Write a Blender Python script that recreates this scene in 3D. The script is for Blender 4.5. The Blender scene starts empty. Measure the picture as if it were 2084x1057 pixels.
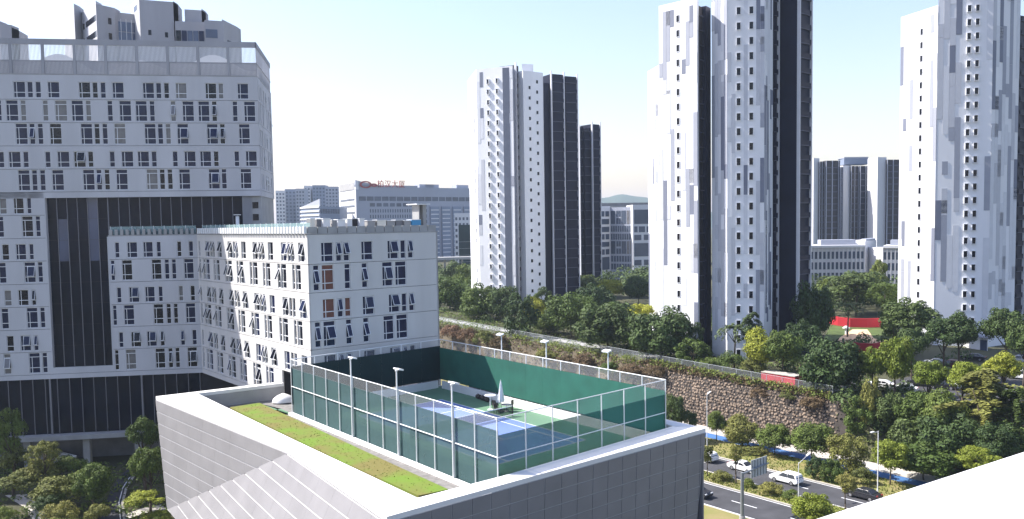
import bpy, math, random
from mathutils import Vector as V, Matrix
HAZE = .00015
sc = bpy.context.scene
col = sc.collection
# ------------------------------------------------------------------ camera, sky, sun, exposure
FPX, CX, CY, CAMZ = 1737.0, 1042.0, 564.0, 38.0
_p, _r = math.radians(3.6), math.radians(.93)
FW = V((0, math.cos(_p), -math.sin(_p)))
_U0, _R0 = V((0, math.sin(_p), math.cos(_p))), V((1, 0, 0))
RT = _R0*math.cos(_r) - _U0*math.sin(_r)
UP = _R0*math.sin(_r) + _U0*math.cos(_r)
CAM = V((0, 0, CAMZ))
cd = bpy.data.cameras.new('camera')
cam = bpy.data.objects.new('camera', cd); col.objects.link(cam)
cd.sensor_fit = 'HORIZONTAL'; cd.sensor_width = 36; cd.lens = 36*FPX/2084; cd.shift_y = (CY-528.5)/2084
cd.clip_start = .2; cd.clip_end = 12000
M = Matrix((RT, UP, -FW)).transposed().to_4x4(); M.translation = CAM
cam.matrix_world = M
sc.camera = cam
SUN_B, SUN_E = -79.0, 47.0          # compass bearing from the view axis, elevation
w = bpy.data.worlds.new('World'); sc.world = w; w.use_nodes = True
nt = w.node_tree; bg = nt.nodes['Background']
sky = nt.nodes.new('ShaderNodeTexSky'); sky.sky_type = 'NISHITA'; sky.sun_disc = False
sky.sun_elevation = math.radians(SUN_E); sky.sun_rotation = math.radians(SUN_B)
sky.air_density = 1.5; sky.dust_density = 1.2; sky.ozone_density = 3.0
tint = nt.nodes.new('ShaderNodeVectorMath'); tint.operation = 'MULTIPLY'; tint.inputs[1].default_value = (1.07, .965, 1.06)   # camera white balance, the whole sky alike
nt.links.new(sky.outputs[0], tint.inputs[0]); nt.links.new(tint.outputs[0], bg.inputs[0]); bg.inputs[1].default_value = .113
sd = bpy.data.lights.new('sun', 'SUN'); sd.energy = 5.0; sd.angle = math.radians(.5); sd.color = (1, .955, .89)
so = bpy.data.objects.new('sun', sd); col.objects.link(so)
_b, _e = math.radians(SUN_B), math.radians(SUN_E)
so.rotation_euler = (-V((math.sin(_b)*math.cos(_e), math.cos(_b)*math.cos(_e), math.sin(_e)))).to_track_quat('-Z', 'Y').to_euler()
so.location = (0, 0, 200)
sc.view_settings.view_transform = 'Standard'; sc.view_settings.look = 'None'
sc.view_settings.gamma = 1; sc.view_settings.exposure = 1.1
sc.cycles.use_denoising = True
sc.cycles.max_bounces = 6; sc.cycles.transparent_max_bounces = 24; sc.cycles.volume_bounces = 0
sc.cycles.volume_step_rate = 4
# ------------------------------------------------------------------ photo ray helpers
def ray(x, y): return FW + RT*((x-CX)/FPX) + UP*((CY-y)/FPX)
def at(x, y, z):
    d = ray(x, y); return CAM + d*((z-CAMZ)/d.z)
def aty(x, y, Y):
    d = ray(x, y); return CAM + d*(Y/d.y)
def onp(x, y, P, n):
    d = ray(x, y); return CAM + d*((P-CAM).dot(n)/d.dot(n))
def xy(px, Y):                        # plan position of an upright line seen at that column near the horizon
    p = aty(px, 455-.0163*(px-1042), Y); return V((p.x, p.y, 0))
def bd(b): b = math.radians(b); return V((math.sin(b), math.cos(b), 0))
EU, NV = bd(51.2), bd(-38.8)          # the street grid: across and along
UU = V((.7793, .6266, 0))             # across the road (u), NV runs along it (v)
def uv(u, v, z=0): p = UU*u + NV*v; p.z = z; return p
ZUP = V((0, 0, 1))
# ------------------------------------------------------------------ materials
MT = {}
def mat(name, c, rough=.75, var=.12, scale=.6, metal=0, spec=.35, bump=0, island=0, trans=0, alpha=None, streak=False):
    m = bpy.data.materials.new(name); m.use_nodes = True; MT[name] = m
    t = m.node_tree; N = t.nodes; L = t.links
    b = N['Principled BSDF']; out = N['Material Output']
    b.inputs['Roughness'].default_value = rough; b.inputs['Metallic'].default_value = metal
    b.inputs['Specular IOR Level'].default_value = spec
    c4 = (*c, 1); b.inputs['Base Color'].default_value = c4
    src = None
    if var:
        tc = N.new('ShaderNodeTexCoord'); nz = N.new('ShaderNodeTexNoise')
        nz.inputs['Scale'].default_value = scale; nz.inputs['Detail'].default_value = 5
        vec = tc.outputs['Object']
        if streak:
            mp = N.new('ShaderNodeMapping'); mp.inputs['Scale'].default_value = (1, 1, .15)
            L.new(vec, mp.inputs[0]); vec = mp.outputs[0]
        L.new(vec, nz.inputs['Vector'])
        rp = N.new('ShaderNodeMapRange'); rp.inputs[1].default_value = .3; rp.inputs[2].default_value = .7
        rp.inputs[3].default_value = 1-var; rp.inputs[4].default_value = 1+var*.6
        L.new(nz.outputs[0], rp.inputs[0])
        mx = N.new('ShaderNodeVectorMath'); mx.operation = 'SCALE'; mx.inputs[0].default_value = c
        L.new(rp.outputs[0], mx.inputs['Scale']); src = mx.outputs[0]
    if island:
        g = N.new('ShaderNodeNewGeometry')
        r2 = N.new('ShaderNodeMapRange'); r2.inputs[3].default_value = 1-island; r2.inputs[4].default_value = 1+island
        L.new(g.outputs['Random Per Island'], r2.inputs[0])
        m2 = N.new('ShaderNodeVectorMath'); m2.operation = 'SCALE'; m2.inputs[0].default_value = c
        if src: L.new(src, m2.inputs[0])
        L.new(r2.outputs[0], m2.inputs['Scale']); src = m2.outputs[0]
    if name.startswith('leaf_'):                 # each tree its own tint
        oi = N.new('ShaderNodeObjectInfo'); hs = N.new('ShaderNodeHueSaturation')
        r3 = N.new('ShaderNodeMapRange'); r3.inputs[3].default_value = .72; r3.inputs[4].default_value = 1.4; L.new(oi.outputs['Random'], r3.inputs[0])
        r4 = N.new('ShaderNodeMapRange'); r4.inputs[3].default_value = .51; r4.inputs[4].default_value = .468; L.new(oi.outputs['Random'], r4.inputs[0])
        L.new(src, hs.inputs['Color']); L.new(r3.outputs[0], hs.inputs['Value']); L.new(r4.outputs[0], hs.inputs['Hue']); src = hs.outputs[0]
    if src: L.new(src, b.inputs['Base Color'])
    if bump:
        bp = N.new('ShaderNodeBump'); bp.inputs['Strength'].default_value = bump
        n2 = N.new('ShaderNodeTexNoise'); n2.inputs['Scale'].default_value = scale*6
        tc2 = N.new('ShaderNodeTexCoord'); L.new(tc2.outputs['Object'], n2.inputs['Vector'])
        L.new(n2.outputs[0], bp.inputs['Height']); L.new(bp.outputs[0], b.inputs['Normal'])
    if trans:
        tr = N.new('ShaderNodeBsdfTranslucent'); ms = N.new('ShaderNodeMixShader'); ms.inputs[0].default_value = trans
        if src: L.new(src, tr.inputs[0])
        else: tr.inputs[0].default_value = c4
        L.new(b.outputs[0], ms.inputs[1]); L.new(tr.outputs[0], ms.inputs[2]); L.new(ms.outputs[0], out.inputs[0])
        last = ms.outputs[0]
    else: last = b.outputs[0]
    if alpha is not None:
        tp = N.new('ShaderNodeBsdfTransparent'); ma = N.new('ShaderNodeMixShader'); ma.inputs[0].default_value = alpha
        L.new(tp.outputs[0], ma.inputs[1]); L.new(last, ma.inputs[2]); L.new(ma.outputs[0], out.inputs[0])
    return m
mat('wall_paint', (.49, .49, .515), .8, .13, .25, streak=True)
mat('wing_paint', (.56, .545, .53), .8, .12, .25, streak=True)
mat('trim_white', (.74, .74, .74), .5, .05)
mat('frame_white', (.72, .73, .75), .4, 0)
mat('concrete', (.34, .335, .33), .85, .18, .5)
mat('concrete_dark', (.2, .2, .21), .9, .2, .5)
mat('plaster_grey', (.33, .33, .355), .85, .12, .3, streak=True)
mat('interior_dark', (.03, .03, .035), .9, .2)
mat('glass_navy', (.014, .02, .055), .1, .3, .9, spec=.25)
mat('glass_black', (.006, .007, .013), .1, .3, .5, spec=.3)
mat('glass_curtain', (.16, .155, .16), .2, .3, .8, spec=.5)
mat('glass_red', (.14, .05, .04), .2, .3, .8, spec=.5)
mat('glass_strip', (.007, .01, .02), .1, .4, .25, spec=.18)
mat('glass_blue', (.05, .07, .13), .07, .3, .3, spec=.7)
mat('glass_rail', (.35, .5, .5), .1, .1, alpha=.45, spec=.6)
mat('mullion', (.22, .22, .25), .4, .05, metal=.3)
mat('cladding', (.225, .217, .222), .42, .1, .4, island=.05, spec=.4)
mat('cladding_joint', (.44, .43, .43), .7, .05)
mat('coping', (.74, .725, .7), .7, .06, .4)
mat('court_green', (.12, .23, .14), .85, .12, .3)
mat('court_blue', (.14, .21, .45), .85, .12, .3)
mat('line_white', (.8, .8, .8), .7, .1)
mat('screen_green', (.008, .032, .034), .8, .2, .4, trans=.15, alpha=.95)  # same court screen with its shade put into the colour; scaffold netting shares it
mat('screen_sun', (.025, .13, .095), .8, .2, .4, trans=.15, alpha=.93)  # court screen with the sunlight put into its lighter green
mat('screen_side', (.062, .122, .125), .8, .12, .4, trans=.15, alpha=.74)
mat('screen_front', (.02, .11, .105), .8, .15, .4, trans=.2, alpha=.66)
mat('mesh_clear', (.5, .52, .54), .6, 0, alpha=.16)
mat('post_white', (.72, .73, .73), .45, .04)
mat('roof_grass', (.15, .17, .03), .95, .55, .45, bump=.4)
mat('grass_blade', (.14, .18, .028), .9, .4, .35, island=.15, trans=.3)
mat('gravel', (.2, .19, .18), .95, .3, 2)
mat('asphalt', (.06, .06, .066), .9, .28, .35, bump=.1)
mat('kerb_stone', (.45, .42, .37), .85, .15, 1)
mat('verge', (.22, .195, .06), .95, .35, .12, bump=.3)
mat('soil', (.07, .07, .035), .95, .5, .06, bump=.3)
mat('slope_soil', (.11, .09, .06), .95, .4, .25, bump=.4)
mat('path_blue', (.06, .15, .34), .85, .15, .5)
mat('paving', (.52, .48, .43), .85, .12, .8)
mat('stone', (.21, .16, .12), .9, .15, 1.2, island=.45)
mat('mortar', (.05, .042, .037), .95, .3, 1)
mat('tower_white', (.73, .735, .76), .7, .1, .15, streak=True)
mat('panel_faint', (.62, .63, .665), .65, .04)
mat('panel_pale', (.5, .51, .55), .65, .04)
mat('panel_mid', (.31, .325, .38), .65, .04)
mat('panel_dark', (.17, .185, .24), .65, .05)
mat('tower_dark', (.012, .015, .034), .5, .25, .2, spec=.15)
mat('tower_brown', (.03, .026, .03), .6, .3, .2)
mat('tower_fin', (.62, .62, .65), .6, .04)
mat('balcony_slab', (.085, .09, .125), .7, .1)
mat('tower_side', (.2, .21, .25), .7, .08)
mat('far_wall', (.34, .36, .42), .8, .06, .05)
mat('far_white', (.62, .62, .64), .8, .05, .05)
mat('far_blue', (.2, .24, .32), .6, .1, .05)
mat('far_glass', (.07, .09, .13), .25, .3, .1)
mat('sign_red', (.32, .05, .05), .5, 0)
mat('red_wall', (.42, .018, .03), .7, .15, .3)
mat('lawn', (.07, .1, .025), .95, .3, .4)
mat('tan_paving', (.62, .42, .27), .85, .12, .3)
mat('blue_sheet', (.06, .28, .5), .5, .15)
mat('bark', (.085, .065, .05), .95, .3, 2)
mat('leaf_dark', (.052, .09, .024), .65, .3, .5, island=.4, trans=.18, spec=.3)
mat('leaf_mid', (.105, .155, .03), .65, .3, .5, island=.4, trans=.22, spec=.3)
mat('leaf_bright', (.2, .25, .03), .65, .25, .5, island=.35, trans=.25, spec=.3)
mat('leaf_olive', (.17, .185, .045), .75, .3, .5, island=.4, trans=.2)
mat('leaf_dry', (.14, .1, .05), .85, .35, .6, island=.45, trans=.15)
mat('leaf_pale', (.12, .17, .07), .7, .3, .5, island=.35, trans=.2)
mat('car_white', (.8, .8, .8), .25, 0, spec=.6)
mat('car_dark', (.02, .02, .025), .25, 0, spec=.6)
mat('car_silver', (.4, .41, .43), .3, 0, metal=.5)
mat('car_red', (.1, .015, .02), .3, 0, spec=.6)
mat('car_glass', (.015, .017, .02), .08, 0, spec=.7)
mat('tyre', (.02, .02, .02), .8, 0)
mat('rim', (.4, .4, .42), .35, 0, metal=.6)
mat('lamp_red', (.35, .02, .02), .3, 0)
mat('pole_grey', (.22, .24, .26), .5, .05, metal=.3)
mat('pole_white', (.68, .68, .68), .5, .04)
mat('umbrella_cloth', (.72, .71, .7), .85, .06)
mat('furniture', (.06, .05, .045), .7, .1)
mat('fence_metal', (.42, .45, .47), .5, .05)
mat('fence_mesh', (.45, .48, .5), .6, 0, alpha=.15)
mat('net', (.03, .035, .03), .9, 0, alpha=.75)
mat('hill', (.06, .09, .07), .95, .3, .004)
mat('tank_steel', (.6, .6, .6), .3, .1, metal=.7)
mat('parapet_white', (.82, .81, .8), .8, .04, 2)
# ------------------------------------------------------------------ mesh builder
MX = {}
class MB:
    def __init__(s): s.v = []; s.f = []
    def poly(s, pts):
        i = len(s.v); s.v += [V(p) for p in pts]; s.f.append(tuple(range(i, i+len(pts)))); return s
    def par(s, o, a, b, c):
        o, a, b, c = V(o), V(a), V(b), V(c); i = len(s.v)
        if a.cross(b).dot(c) < 0: a, b = b, a
        s.v += [o, o+a, o+a+b, o+b, o+c, o+a+c, o+a+b+c, o+b+c]
        s.f += [tuple(i+k for k in q) for q in ((3, 2, 1, 0), (4, 5, 6, 7), (0, 1, 5, 4), (1, 2, 6, 5), (2, 3, 7, 6), (3, 0, 4, 7))]
        return s
    def box(s, x0, x1, y0, y1, z0, z1): return s.par((x0, y0, z0), (x1-x0, 0, 0), (0, y1-y0, 0), (0, 0, z1-z0))
    def cbox(s, c, sx, sy, sz): return s.box(c[0]-sx/2, c[0]+sx/2, c[1]-sy/2, c[1]+sy/2, c[2]-sz/2, c[2]+sz/2)
    def prism(s, pts, ext):
        pts = [V(p) for p in pts]; ext = V(ext); n = len(pts); i = len(s.v)
        nn = V((0, 0, 0))
        for k in range(n): nn += pts[k].cross(pts[(k+1) % n])
        if nn.dot(ext) < 0: pts.reverse()
        s.v += pts + [p+ext for p in pts]
        s.f.append(tuple(i+k for k in reversed(range(n)))); s.f.append(tuple(i+n+k for k in range(n)))
        for k in range(n): k2 = (k+1) % n; s.f.append((i+k, i+k2, i+n+k2, i+n+k))
        return s
    def tube(s, p, q, r0, r1=None, n=8):
        p, q = V(p), V(q); r1 = r0 if r1 is None else r1
        d = (q-p).normalized(); a = d.orthogonal().normalized(); b = d.cross(a); i = len(s.v)
        for c, r in ((p, r0), (q, r1)):
            for k in range(n):
                t = 2*math.pi*k/n; s.v.append(c+a*(r*math.cos(t))+b*(r*math.sin(t)))
        for k in range(n): k2 = (k+1) % n; s.f.append((i+k, i+k2, i+n+k2, i+n+k))
        s.f.append(tuple(i+k for k in reversed(range(n)))); s.f.append(tuple(i+n+k for k in range(n)))
        return s
    def mesh(s, name, m, inv=None, smooth=False):
        me = bpy.data.meshes.new(name)
        me.from_pydata([tuple(inv @ v) if inv else tuple(v) for v in s.v], [], s.f)
        if m: me.materials.append(MT[m])
        if smooth: me.polygons.foreach_set('use_smooth', [True]*len(me.polygons))
        return me
    def build(s, name, m, parent=None, smooth=False):       # vertices in world space
        inv = MX[parent].inverted() if parent else None
        o = bpy.data.objects.new(name, s.mesh(name, m, inv, smooth)); col.objects.link(o)
        if parent: o.parent = parent; MX[o] = MX[parent]
        else: MX[o] = Matrix()
        return o
def tag(o, label=None, cat=None, group=None, kind=None):
    if label: o['label'] = label
    if cat: o['category'] = cat
    if group: o['group'] = group
    if kind: o['kind'] = kind
    return o
def thing(name, label, cat, loc=(0, 0, 0), rz=0, group=None):
    o = bpy.data.objects.new(name, None); col.objects.link(o); o.empty_display_size = .5
    o.location = loc; o.rotation_euler = (0, 0, rz)
    MX[o] = Matrix.Translation(V(loc)) @ Matrix.Rotation(rz, 4, 'Z')
    return tag(o, label, cat, group)
def inst(name, me, parent, mw):                              # object with shared mesh at a world matrix
    o = bpy.data.objects.new(name, me); col.objects.link(o)
    if parent: o.parent = parent; o.matrix_local = MX[parent].inverted() @ mw
    else: o.matrix_world = mw
    MX[o] = mw
    return o
def struct(o): o['kind'] = 'structure'; return o
def frame(P, D, z=None):                                     # X along the wall, Y into it, Z up
    Y = ZUP.cross(D)
    m = Matrix((D, Y, ZUP)).transposed().to_4x4(); m.translation = V((P.x, P.y, P.z if z is None else z)); return m
# ------------------------------------------------------------------ facade and window builders
def band(par, P, D, s0, s1, z0, z1, holes, m, t=.22, name='wall_panel'):
    Y = ZUP.cross(D); b = MB()
    xs = sorted({s0, s1, *[max(s0, min(s1, h[k])) for h in holes for k in (0, 1)]})
    zs = sorted({z0, z1, *[max(z0, min(z1, h[k])) for h in holes for k in (2, 3)]})
    pt = lambda s, z, d=0: P + D*s + Y*d + ZUP*(z-P.z)
    for i in range(len(xs)-1):
        for j in range(len(zs)-1):
            cx, cz = (xs[i]+xs[i+1])/2, (zs[j]+zs[j+1])/2
            if any(h[0] < cx < h[1] and h[2] < cz < h[3] for h in holes): continue
            b.poly([pt(xs[i], zs[j]), pt(xs[i+1], zs[j]), pt(xs[i+1], zs[j+1]), pt(xs[i], zs[j+1])])
    for a, c, e, f in [(h[0], h[1], h[2], h[3]) for h in holes]:
        b.poly([pt(a, e), pt(c, e), pt(c, e, t), pt(a, e, t)]); b.poly([pt(a, f, t), pt(c, f, t), pt(c, f), pt(a, f)])
        b.poly([pt(a, e, t), pt(a, f, t), pt(a, f), pt(a, e)]); b.poly([pt(c, e), pt(c, f), pt(c, f, t), pt(c, e, t)])
    b.poly([pt(s0, z1), pt(s1, z1), pt(s1, z1, t), pt(s0, z1, t)]); b.poly([pt(s0, z0, t), pt(s1, z0, t), pt(s1, z0), pt(s0, z0)])
    b.poly([pt(s0, z0), pt(s0, z1), pt(s0, z1, t), pt(s0, z0, t)]); b.poly([pt(s1, z0, t), pt(s1, z1, t), pt(s1, z1), pt(s1, z0)])
    return b.build(name, m, par)
WC = {}
def window(par, P, D, s0, s1, h0, h1, opened=0, glass='glass_navy'):
    w, h = round(s1-s0, 1), round(h1-h0, 1); wide = w > 1.0; tall = h > 2.5
    key = (w, h)
    if key not in WC:
        f = MB(); a = .06; y0, y1 = .1, .17
        f.box(0, a, y0, y1, 0, h); f.box(w-a, w, y0, y1, 0, h); f.box(a, w-a, y0, y1, 0, a); f.box(a, w-a, y0, y1, h-a, h)
        hl = h*.33 if not tall else h*.27
        f.box(a, w-a, y0, y1, hl-.04, hl+.04)
        ht = h-a
        if tall: ht = h*.8; f.box(a, w-a, y0, y1, ht-.04, ht+.04)
        if wide: f.box(w*.24, w*.24+.07, y0+.003, y1-.003, a, ht-.04)
        x0 = w*.24+.08 if wide else a+.01
        sf = MB(); q = .05; sw, sh = w-a-.01-x0, ht-.05-(hl+.05)
        sf.box(0, q, -.02, .03, -sh, 0); sf.box(sw-q, sw, -.02, .03, -sh, 0); sf.box(q, sw-q, -.02, .03, -sh, -sh+q); sf.box(q, sw-q, -.02, .03, -q, 0)
        sp = MB().box(q, sw-q, 0, .012, -sh+q, -q)
        pn = MB().box(a, w-a, .14, .15, a, h-a)
        WC[key] = (f.mesh('window', 'frame_white'), sf.mesh('sash', 'frame_white'), x0, ht-.05, sp, pn, {})
    fm, sm, x0, zt, sp, pn, cache = WC[key]
    M0 = frame(P + D*s0, D, h0) @ Matrix.Diagonal(((s1-s0)/w, 1, (h1-h0)/h, 1))
    o = inst('window', fm, par, M0)
    g = glass
    if g not in cache: cache[g] = (pn.mesh('pane', g), sp.mesh('pane', g))
    inst('pane', cache[g][0], o, M0)
    if opened:
        Ms = M0 @ Matrix.Translation((x0, .08, zt)) @ Matrix.Rotation(-opened, 4, 'X')
        inst('sash', sm, o, Ms)
        inst('sash_pane', cache[g][1], o, Ms)
    return o
def prism_part(name, m, par, plan, z0, z1):
    return MB().prism([V((p.x, p.y, z0)) for p in plan], (0, 0, z1-z0)).build(name, m, par)

def two_tone(name, ca, cb, scale):
    m = MT[name]; t = m.node_tree; b = t.nodes['Principled BSDF']
    tc = t.nodes.new('ShaderNodeTexCoord'); nz = t.nodes.new('ShaderNodeTexNoise'); nz.inputs['Scale'].default_value = scale; nz.inputs['Detail'].default_value = 6
    r = t.nodes.new('ShaderNodeValToRGB'); r.color_ramp.elements[0].position = .38; r.color_ramp.elements[1].position = .62
    r.color_ramp.elements[0].color = (*ca, 1); r.color_ramp.elements[1].color = (*cb, 1)
    t.links.new(tc.outputs['Object'], nz.inputs['Vector']); t.links.new(nz.outputs[0], r.inputs[0]); t.links.new(r.outputs[0], b.inputs['Base Color'])
two_tone('roof_grass', (.16, .14, .04), (.125, .2, .022), .3)
two_tone('verge', (.24, .2, .085), (.17, .18, .045), .2)
# ------------------------------------------------------------------ terrain, road, paths
def sm(a, b, x):
    t = max(0, min(1, (x-a)/(b-a))); return t*t*(3-2*t)
def ztop(v): return 8.3 + 3.2*max(0, min(1, (v-75)/135))
def zg(x, y):
    u = .7793*x + .6266*y; v = -.6266*x + .7793*y
    k = sm(62, 76, v)
    steep = max(0, min(1, (u-124.6)/3.8)); soft = sm(124.6, 146, u)
    z = ztop(v)*(k*steep + (1-k)*soft)
    z += 2.0*sm(150, 320, u)*sm(40, 120, v)
    hill = 5.0*sm(-28, -50, x)*sm(60, 105, y)*(1-sm(60, 120, u))
    return z + hill
us = [-700, -350, -150, -60] + [-40+8*i for i in range(20)] + [124.6, 125.8, 127.2, 128.4, 130, 133, 137, 141, 146, 152, 160, 175, 200, 240, 300, 400, 600, 1000, 1800, 3000, 4200]
vs = [-2500, -1200, -500, -250, -120, -60, -30] + [-10+6*i for i in range(50)] + [320, 380, 460, 600, 900, 1500, 2600, 4200]
us = sorted(set(us)); b = MB()
for u in us:
    for v in vs:
        p = uv(u, v); p.z = zg(p.x, p.y); b.v.append(p)
nv = len(vs)
for i in range(len(us)-1):
    for j in range(nv-1): b.f.append((i*nv+j, (i+1)*nv+j, (i+1)*nv+j+1, i*nv+j+1))
struct(b.build('ground', 'soil', smooth=True))
def strip(name, m, u0, u1, z, v0=-40, v1=330, th=.05):
    return struct(MB().par(uv(u0, v0, z-th), UU*(u1-u0), NV*(v1-v0), (0, 0, th)).build(name, m))
strip('road', 'asphalt', 89.6, 97.75, .06)
strip('road', 'asphalt', 102.1, 109.6, .06)
strip('median_verge', 'verge', 97.95, 101.9, .17, th=.16)
strip('grass_verge', 'verge', 109.85, 118.2, .16, th=.15)
strip('grass_verge', 'verge', 84, 89.4, .16, th=.15)
strip('cycle_path', 'path_blue', 118.3, 120.9, .12, th=.1)
strip('pavement', 'paving', 121, 124.5, .17, th=.15)
for u0 in (89.4, 97.75, 101.9, 109.6):
    k = strip('kerb', 'kerb_stone', u0, u0+.2 if u0 in (89.4, 97.75, 101.9) else u0+.25, .2, th=.19)
for u0 in (97.35, 102.35, 109.2, 89.95):
    strip('edge_line', 'line_white', u0, u0+.14, .068, th=.006)
for u0 in (93.7, 105.8):
    kk = None
    for i in range(16):
        v0 = 30+9*i
        me = MB().par(uv(u0, v0, .062), UU*.16, NV*4, (0, 0, .008)).build('lane_dash', 'line_white')
        struct(me)
# stone retaining wall above the pavement
SLOPE_Z = lambda v, f: ztop(v)*f
wall = thing('retaining_wall', 'sloping rough stone retaining wall above the blue path', 'wall', uv(124.6, 100))
b = MB()
vv = [72+6*i for i in range(9)]
for v in vv: b.v += [uv(124.5, v, -.2), uv(128.3, v, ztop(v)+.02), uv(129.4, v, ztop(v)+.05), uv(129.4, v, -.2)]
for i in range(len(vv)-1):
    for k in range(3): b.f.append((4*i+k, 4*i+k+1, 4*i+4+k+1, 4*i+4+k))
b.f.append((0, 3, 2, 1)); b.build('mortar_face', 'mortar', wall)
rs = random.Random(5)
def stone_pts(v, f, a, h):
    Zt = ztop(v); out = (UU*(-Zt) + ZUP*3.8).normalized(); upd = (UU*3.8 + ZUP*Zt).normalized()
    c = uv(124.5+3.8*f, v, Zt*f); n = rs.randint(5, 7); t0 = rs.random()*6; pr = rs.uniform(.06, .26)
    ring = []
    for k in range(n):
        t = t0 + 2*math.pi*k/n; r = rs.uniform(.8, 1.12)
        ring.append((math.cos(t)*a*r, math.sin(t)*h*r))
    return c, [c + NV*x + upd*y - out*.05 for x, y in ring], [c + NV*(x*.66) + upd*(y*.66) + out*(pr*rs.uniform(.8, 1.2)) for x, y in ring]
def add_stone(bm, lo, hi):
    i = len(bm.v); n = len(lo); bm.v += lo + hi; bm.f.append(tuple(i+n+k for k in range(n)))
    for k in range(n): k2 = (k+1) % n; bm.f.append((i+k, i+k2, i+n+k2, i+n+k))
big, rest = [], MB()
v = 74.0
for j in range(int(46/.52)):
    for i in range(17):
        vv_ = 74 + j*.52 + rs.uniform(-.22, .22) + (.26 if i % 2 else 0); f = (i+.5+rs.uniform(-.3, .3))/17
        s = rs.uniform(.65, 1.25)
        if vv_ < 77 and rs.random() < .25: continue
        c, lo, hi = stone_pts(vv_, f, .30*s, .28*s)
        if vv_ < 118 and s > 1.03 and len(big) < 300: big.append((lo, hi))
        else: add_stone(rest, lo, hi)
for lo, hi in big:
    bb = MB(); add_stone(bb, lo, hi); bb.build('stone', 'stone', wall)
tag(rest.build('stone_facing', 'stone', wall), kind='stuff')
# earth bank further along, behind the tennis court
b = MB()
for i in range(30):
    v = 118.5+6.2*i; zt = ztop(v)
    b.v += [uv(124.2, v, -.1), uv(126.0, v, zt*.5+rs.uniform(-.3, .3)), uv(128.3, v, zt+.08)]
for i in range(29):
    for k in range(2): b.f.append((3*i+k, 3*i+k+1, 3*i+3+k+1, 3*i+3+k))
struct(b.build('earth_bank', 'slope_soil', smooth=True))
# fence along the top of the wall
fn = thing('mesh_fence', 'grey metal mesh fence along the top of the stone retaining wall', 'fence', uv(129, 80, ztop(80)))
for i in range(46):
    v = 76+3.2*i; z = ztop(v)
    MB().tube(uv(129, v, z), uv(129, v, z+1.9), .05, n=6).build('post', 'fence_metal', fn)
    if i < 45:
        v2 = v+3.2; z2 = ztop(v2); q = MB()
        q.poly([uv(129, v+.05, z+.1), uv(129, v2-.05, z2+.1), uv(129, v2-.05, z2+1.85), uv(129, v+.05, z+1.85)])
        q.build('mesh_panel', 'fence_mesh', fn)
        MB().tube(uv(129, v, z+1.87), uv(129, v2, z2+1.87), .03, n=6).build('rail', 'fence_metal', fn)
# ------------------------------------------------------------------ main slab building with its wing
W0 = aty(625, 478, 92.5); W0.z = 37.1
CI = W0 + NV*35.05                           # inside corner of slab and wing
SB = 81.0; SD = bd(SB); SI = ZUP.cross(SD)    # slab facade direction, and into the slab
LD = -NV; LI = ZUP.cross(LD)                  # lit wing wall runs from the inside corner to W0
ED = EU; EI = ZUP.cross(ED)                   # end wall runs from W0 to the right
slab = thing('dormitory_building', 'large off-white building with staggered windows and a glass recess, at left', 'building', (CI.x, CI.y, 5))
FH = 3.125; S1 = 55.98
sill = lambda r: S1 - FH*(r-1)
rw = random.Random(3)
def gl(): return rw.choices(['glass_navy', 'glass_black', 'glass_curtain'], [6, 3, 1])[0]
def row_windows(par, P, D, s0, s1, r, spans, m, zlo=None, zhi=None, opens=.15, glass=None, dz=0):
    h = {1: 2.15, 4: 2.15}.get(r, 2.8); zs = sill(r)+dz
    holes = [(a, c, zs, zs+h) for a, c in spans if a > s0+.05 and c < s1-.05]
    band(par, P, D, s0, s1, zlo if zlo else zs-.2, zhi if zhi else zs-.2+FH-.05, holes, m)
    for a, c, e, f in holes:
        g = glass(a, r) if glass else gl()
        window(par, P, D, a, c, e, f, rw.uniform(.22, .38) if rw.random() < opens else 0, g)
odd = [(-.05, 1.45), (1.68, 2.4), (2.72, 3.42), (4.25, 5.75)]; evn = [(-1.1, .42), (.72, 1.42), (3.5, 4.2), (5.05, 6.6)]
SL0, SR = -62.0, 8.9
for r in range(1, 6):
    spans = []
    for k in range(-3, 2):
        for a, c in (odd if r % 2 else evn):
            if r % 2 and k == 1 and a == 2.72: continue
            spans.append((-6.35+8.25*k+a, -6.35+8.25*k+c))
    row_windows(slab, CI, SD, SL0, SR, r, spans, 'wall_paint', zhi=59.05 if r == 1 else None, opens=.12)
band(slab, CI, SD, SL0, SR, 42.45, sill(5)-.25, [], 'wall_paint', name='soffit_band')
for r in range(6, 14):                        # left column
    sp = [(-25.4, -24.5), (-23.65, -22.35), (-21.96, -21.39)] if r % 2 == 0 else [(-25.9, -25.0), (-22.7, -21.3), (-21.0, -20.35)]
    # these rows keep the tall type on odd storeys
    zs = sill(r); h = 2.15 if r % 2 == 0 else 2.8
    holes = [(a, c, zs, zs+h) for a, c in sp]
    band(slab, CI, SD, SL0, -19.76, zs-.2, zs-.2+FH-.05, holes, 'wall_paint')
    for a, c, e, f in holes: window(slab, CI, SD, a, c, e, f, .3 if rw.random() < .25 else 0, gl())
for r in range(8, 14):                        # shaded part of the wing, same plane
    if r % 2 == 0: sp = [(-10.94, -10.35), (-9.34, -8.0), (-7.23, -5.94), (-5.47, -4.88), (-2.75, -2.15), (-1.19, -.56)]; h = 2.15
    else: sp = [(-11.6, -11.05), (-10.13, -8.78), (-6.21, -4.91), (-4.5, -3.87), (-3.55, -2.95), (-1.91, -.6)]; h = 2.8
    zs = sill(r); holes = [(a, c, zs, zs+h) for a, c in sp]
    band(slab, CI, SD, -11.75, -.002, zs-.2, (37.1 if r == 8 else zs-.2+FH-.05), holes, 'wall_paint')
    for a, c, e, f in holes: window(slab, CI, SD, a, c, e, f, .3 if rw.random() < .25 else 0, gl())
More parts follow.
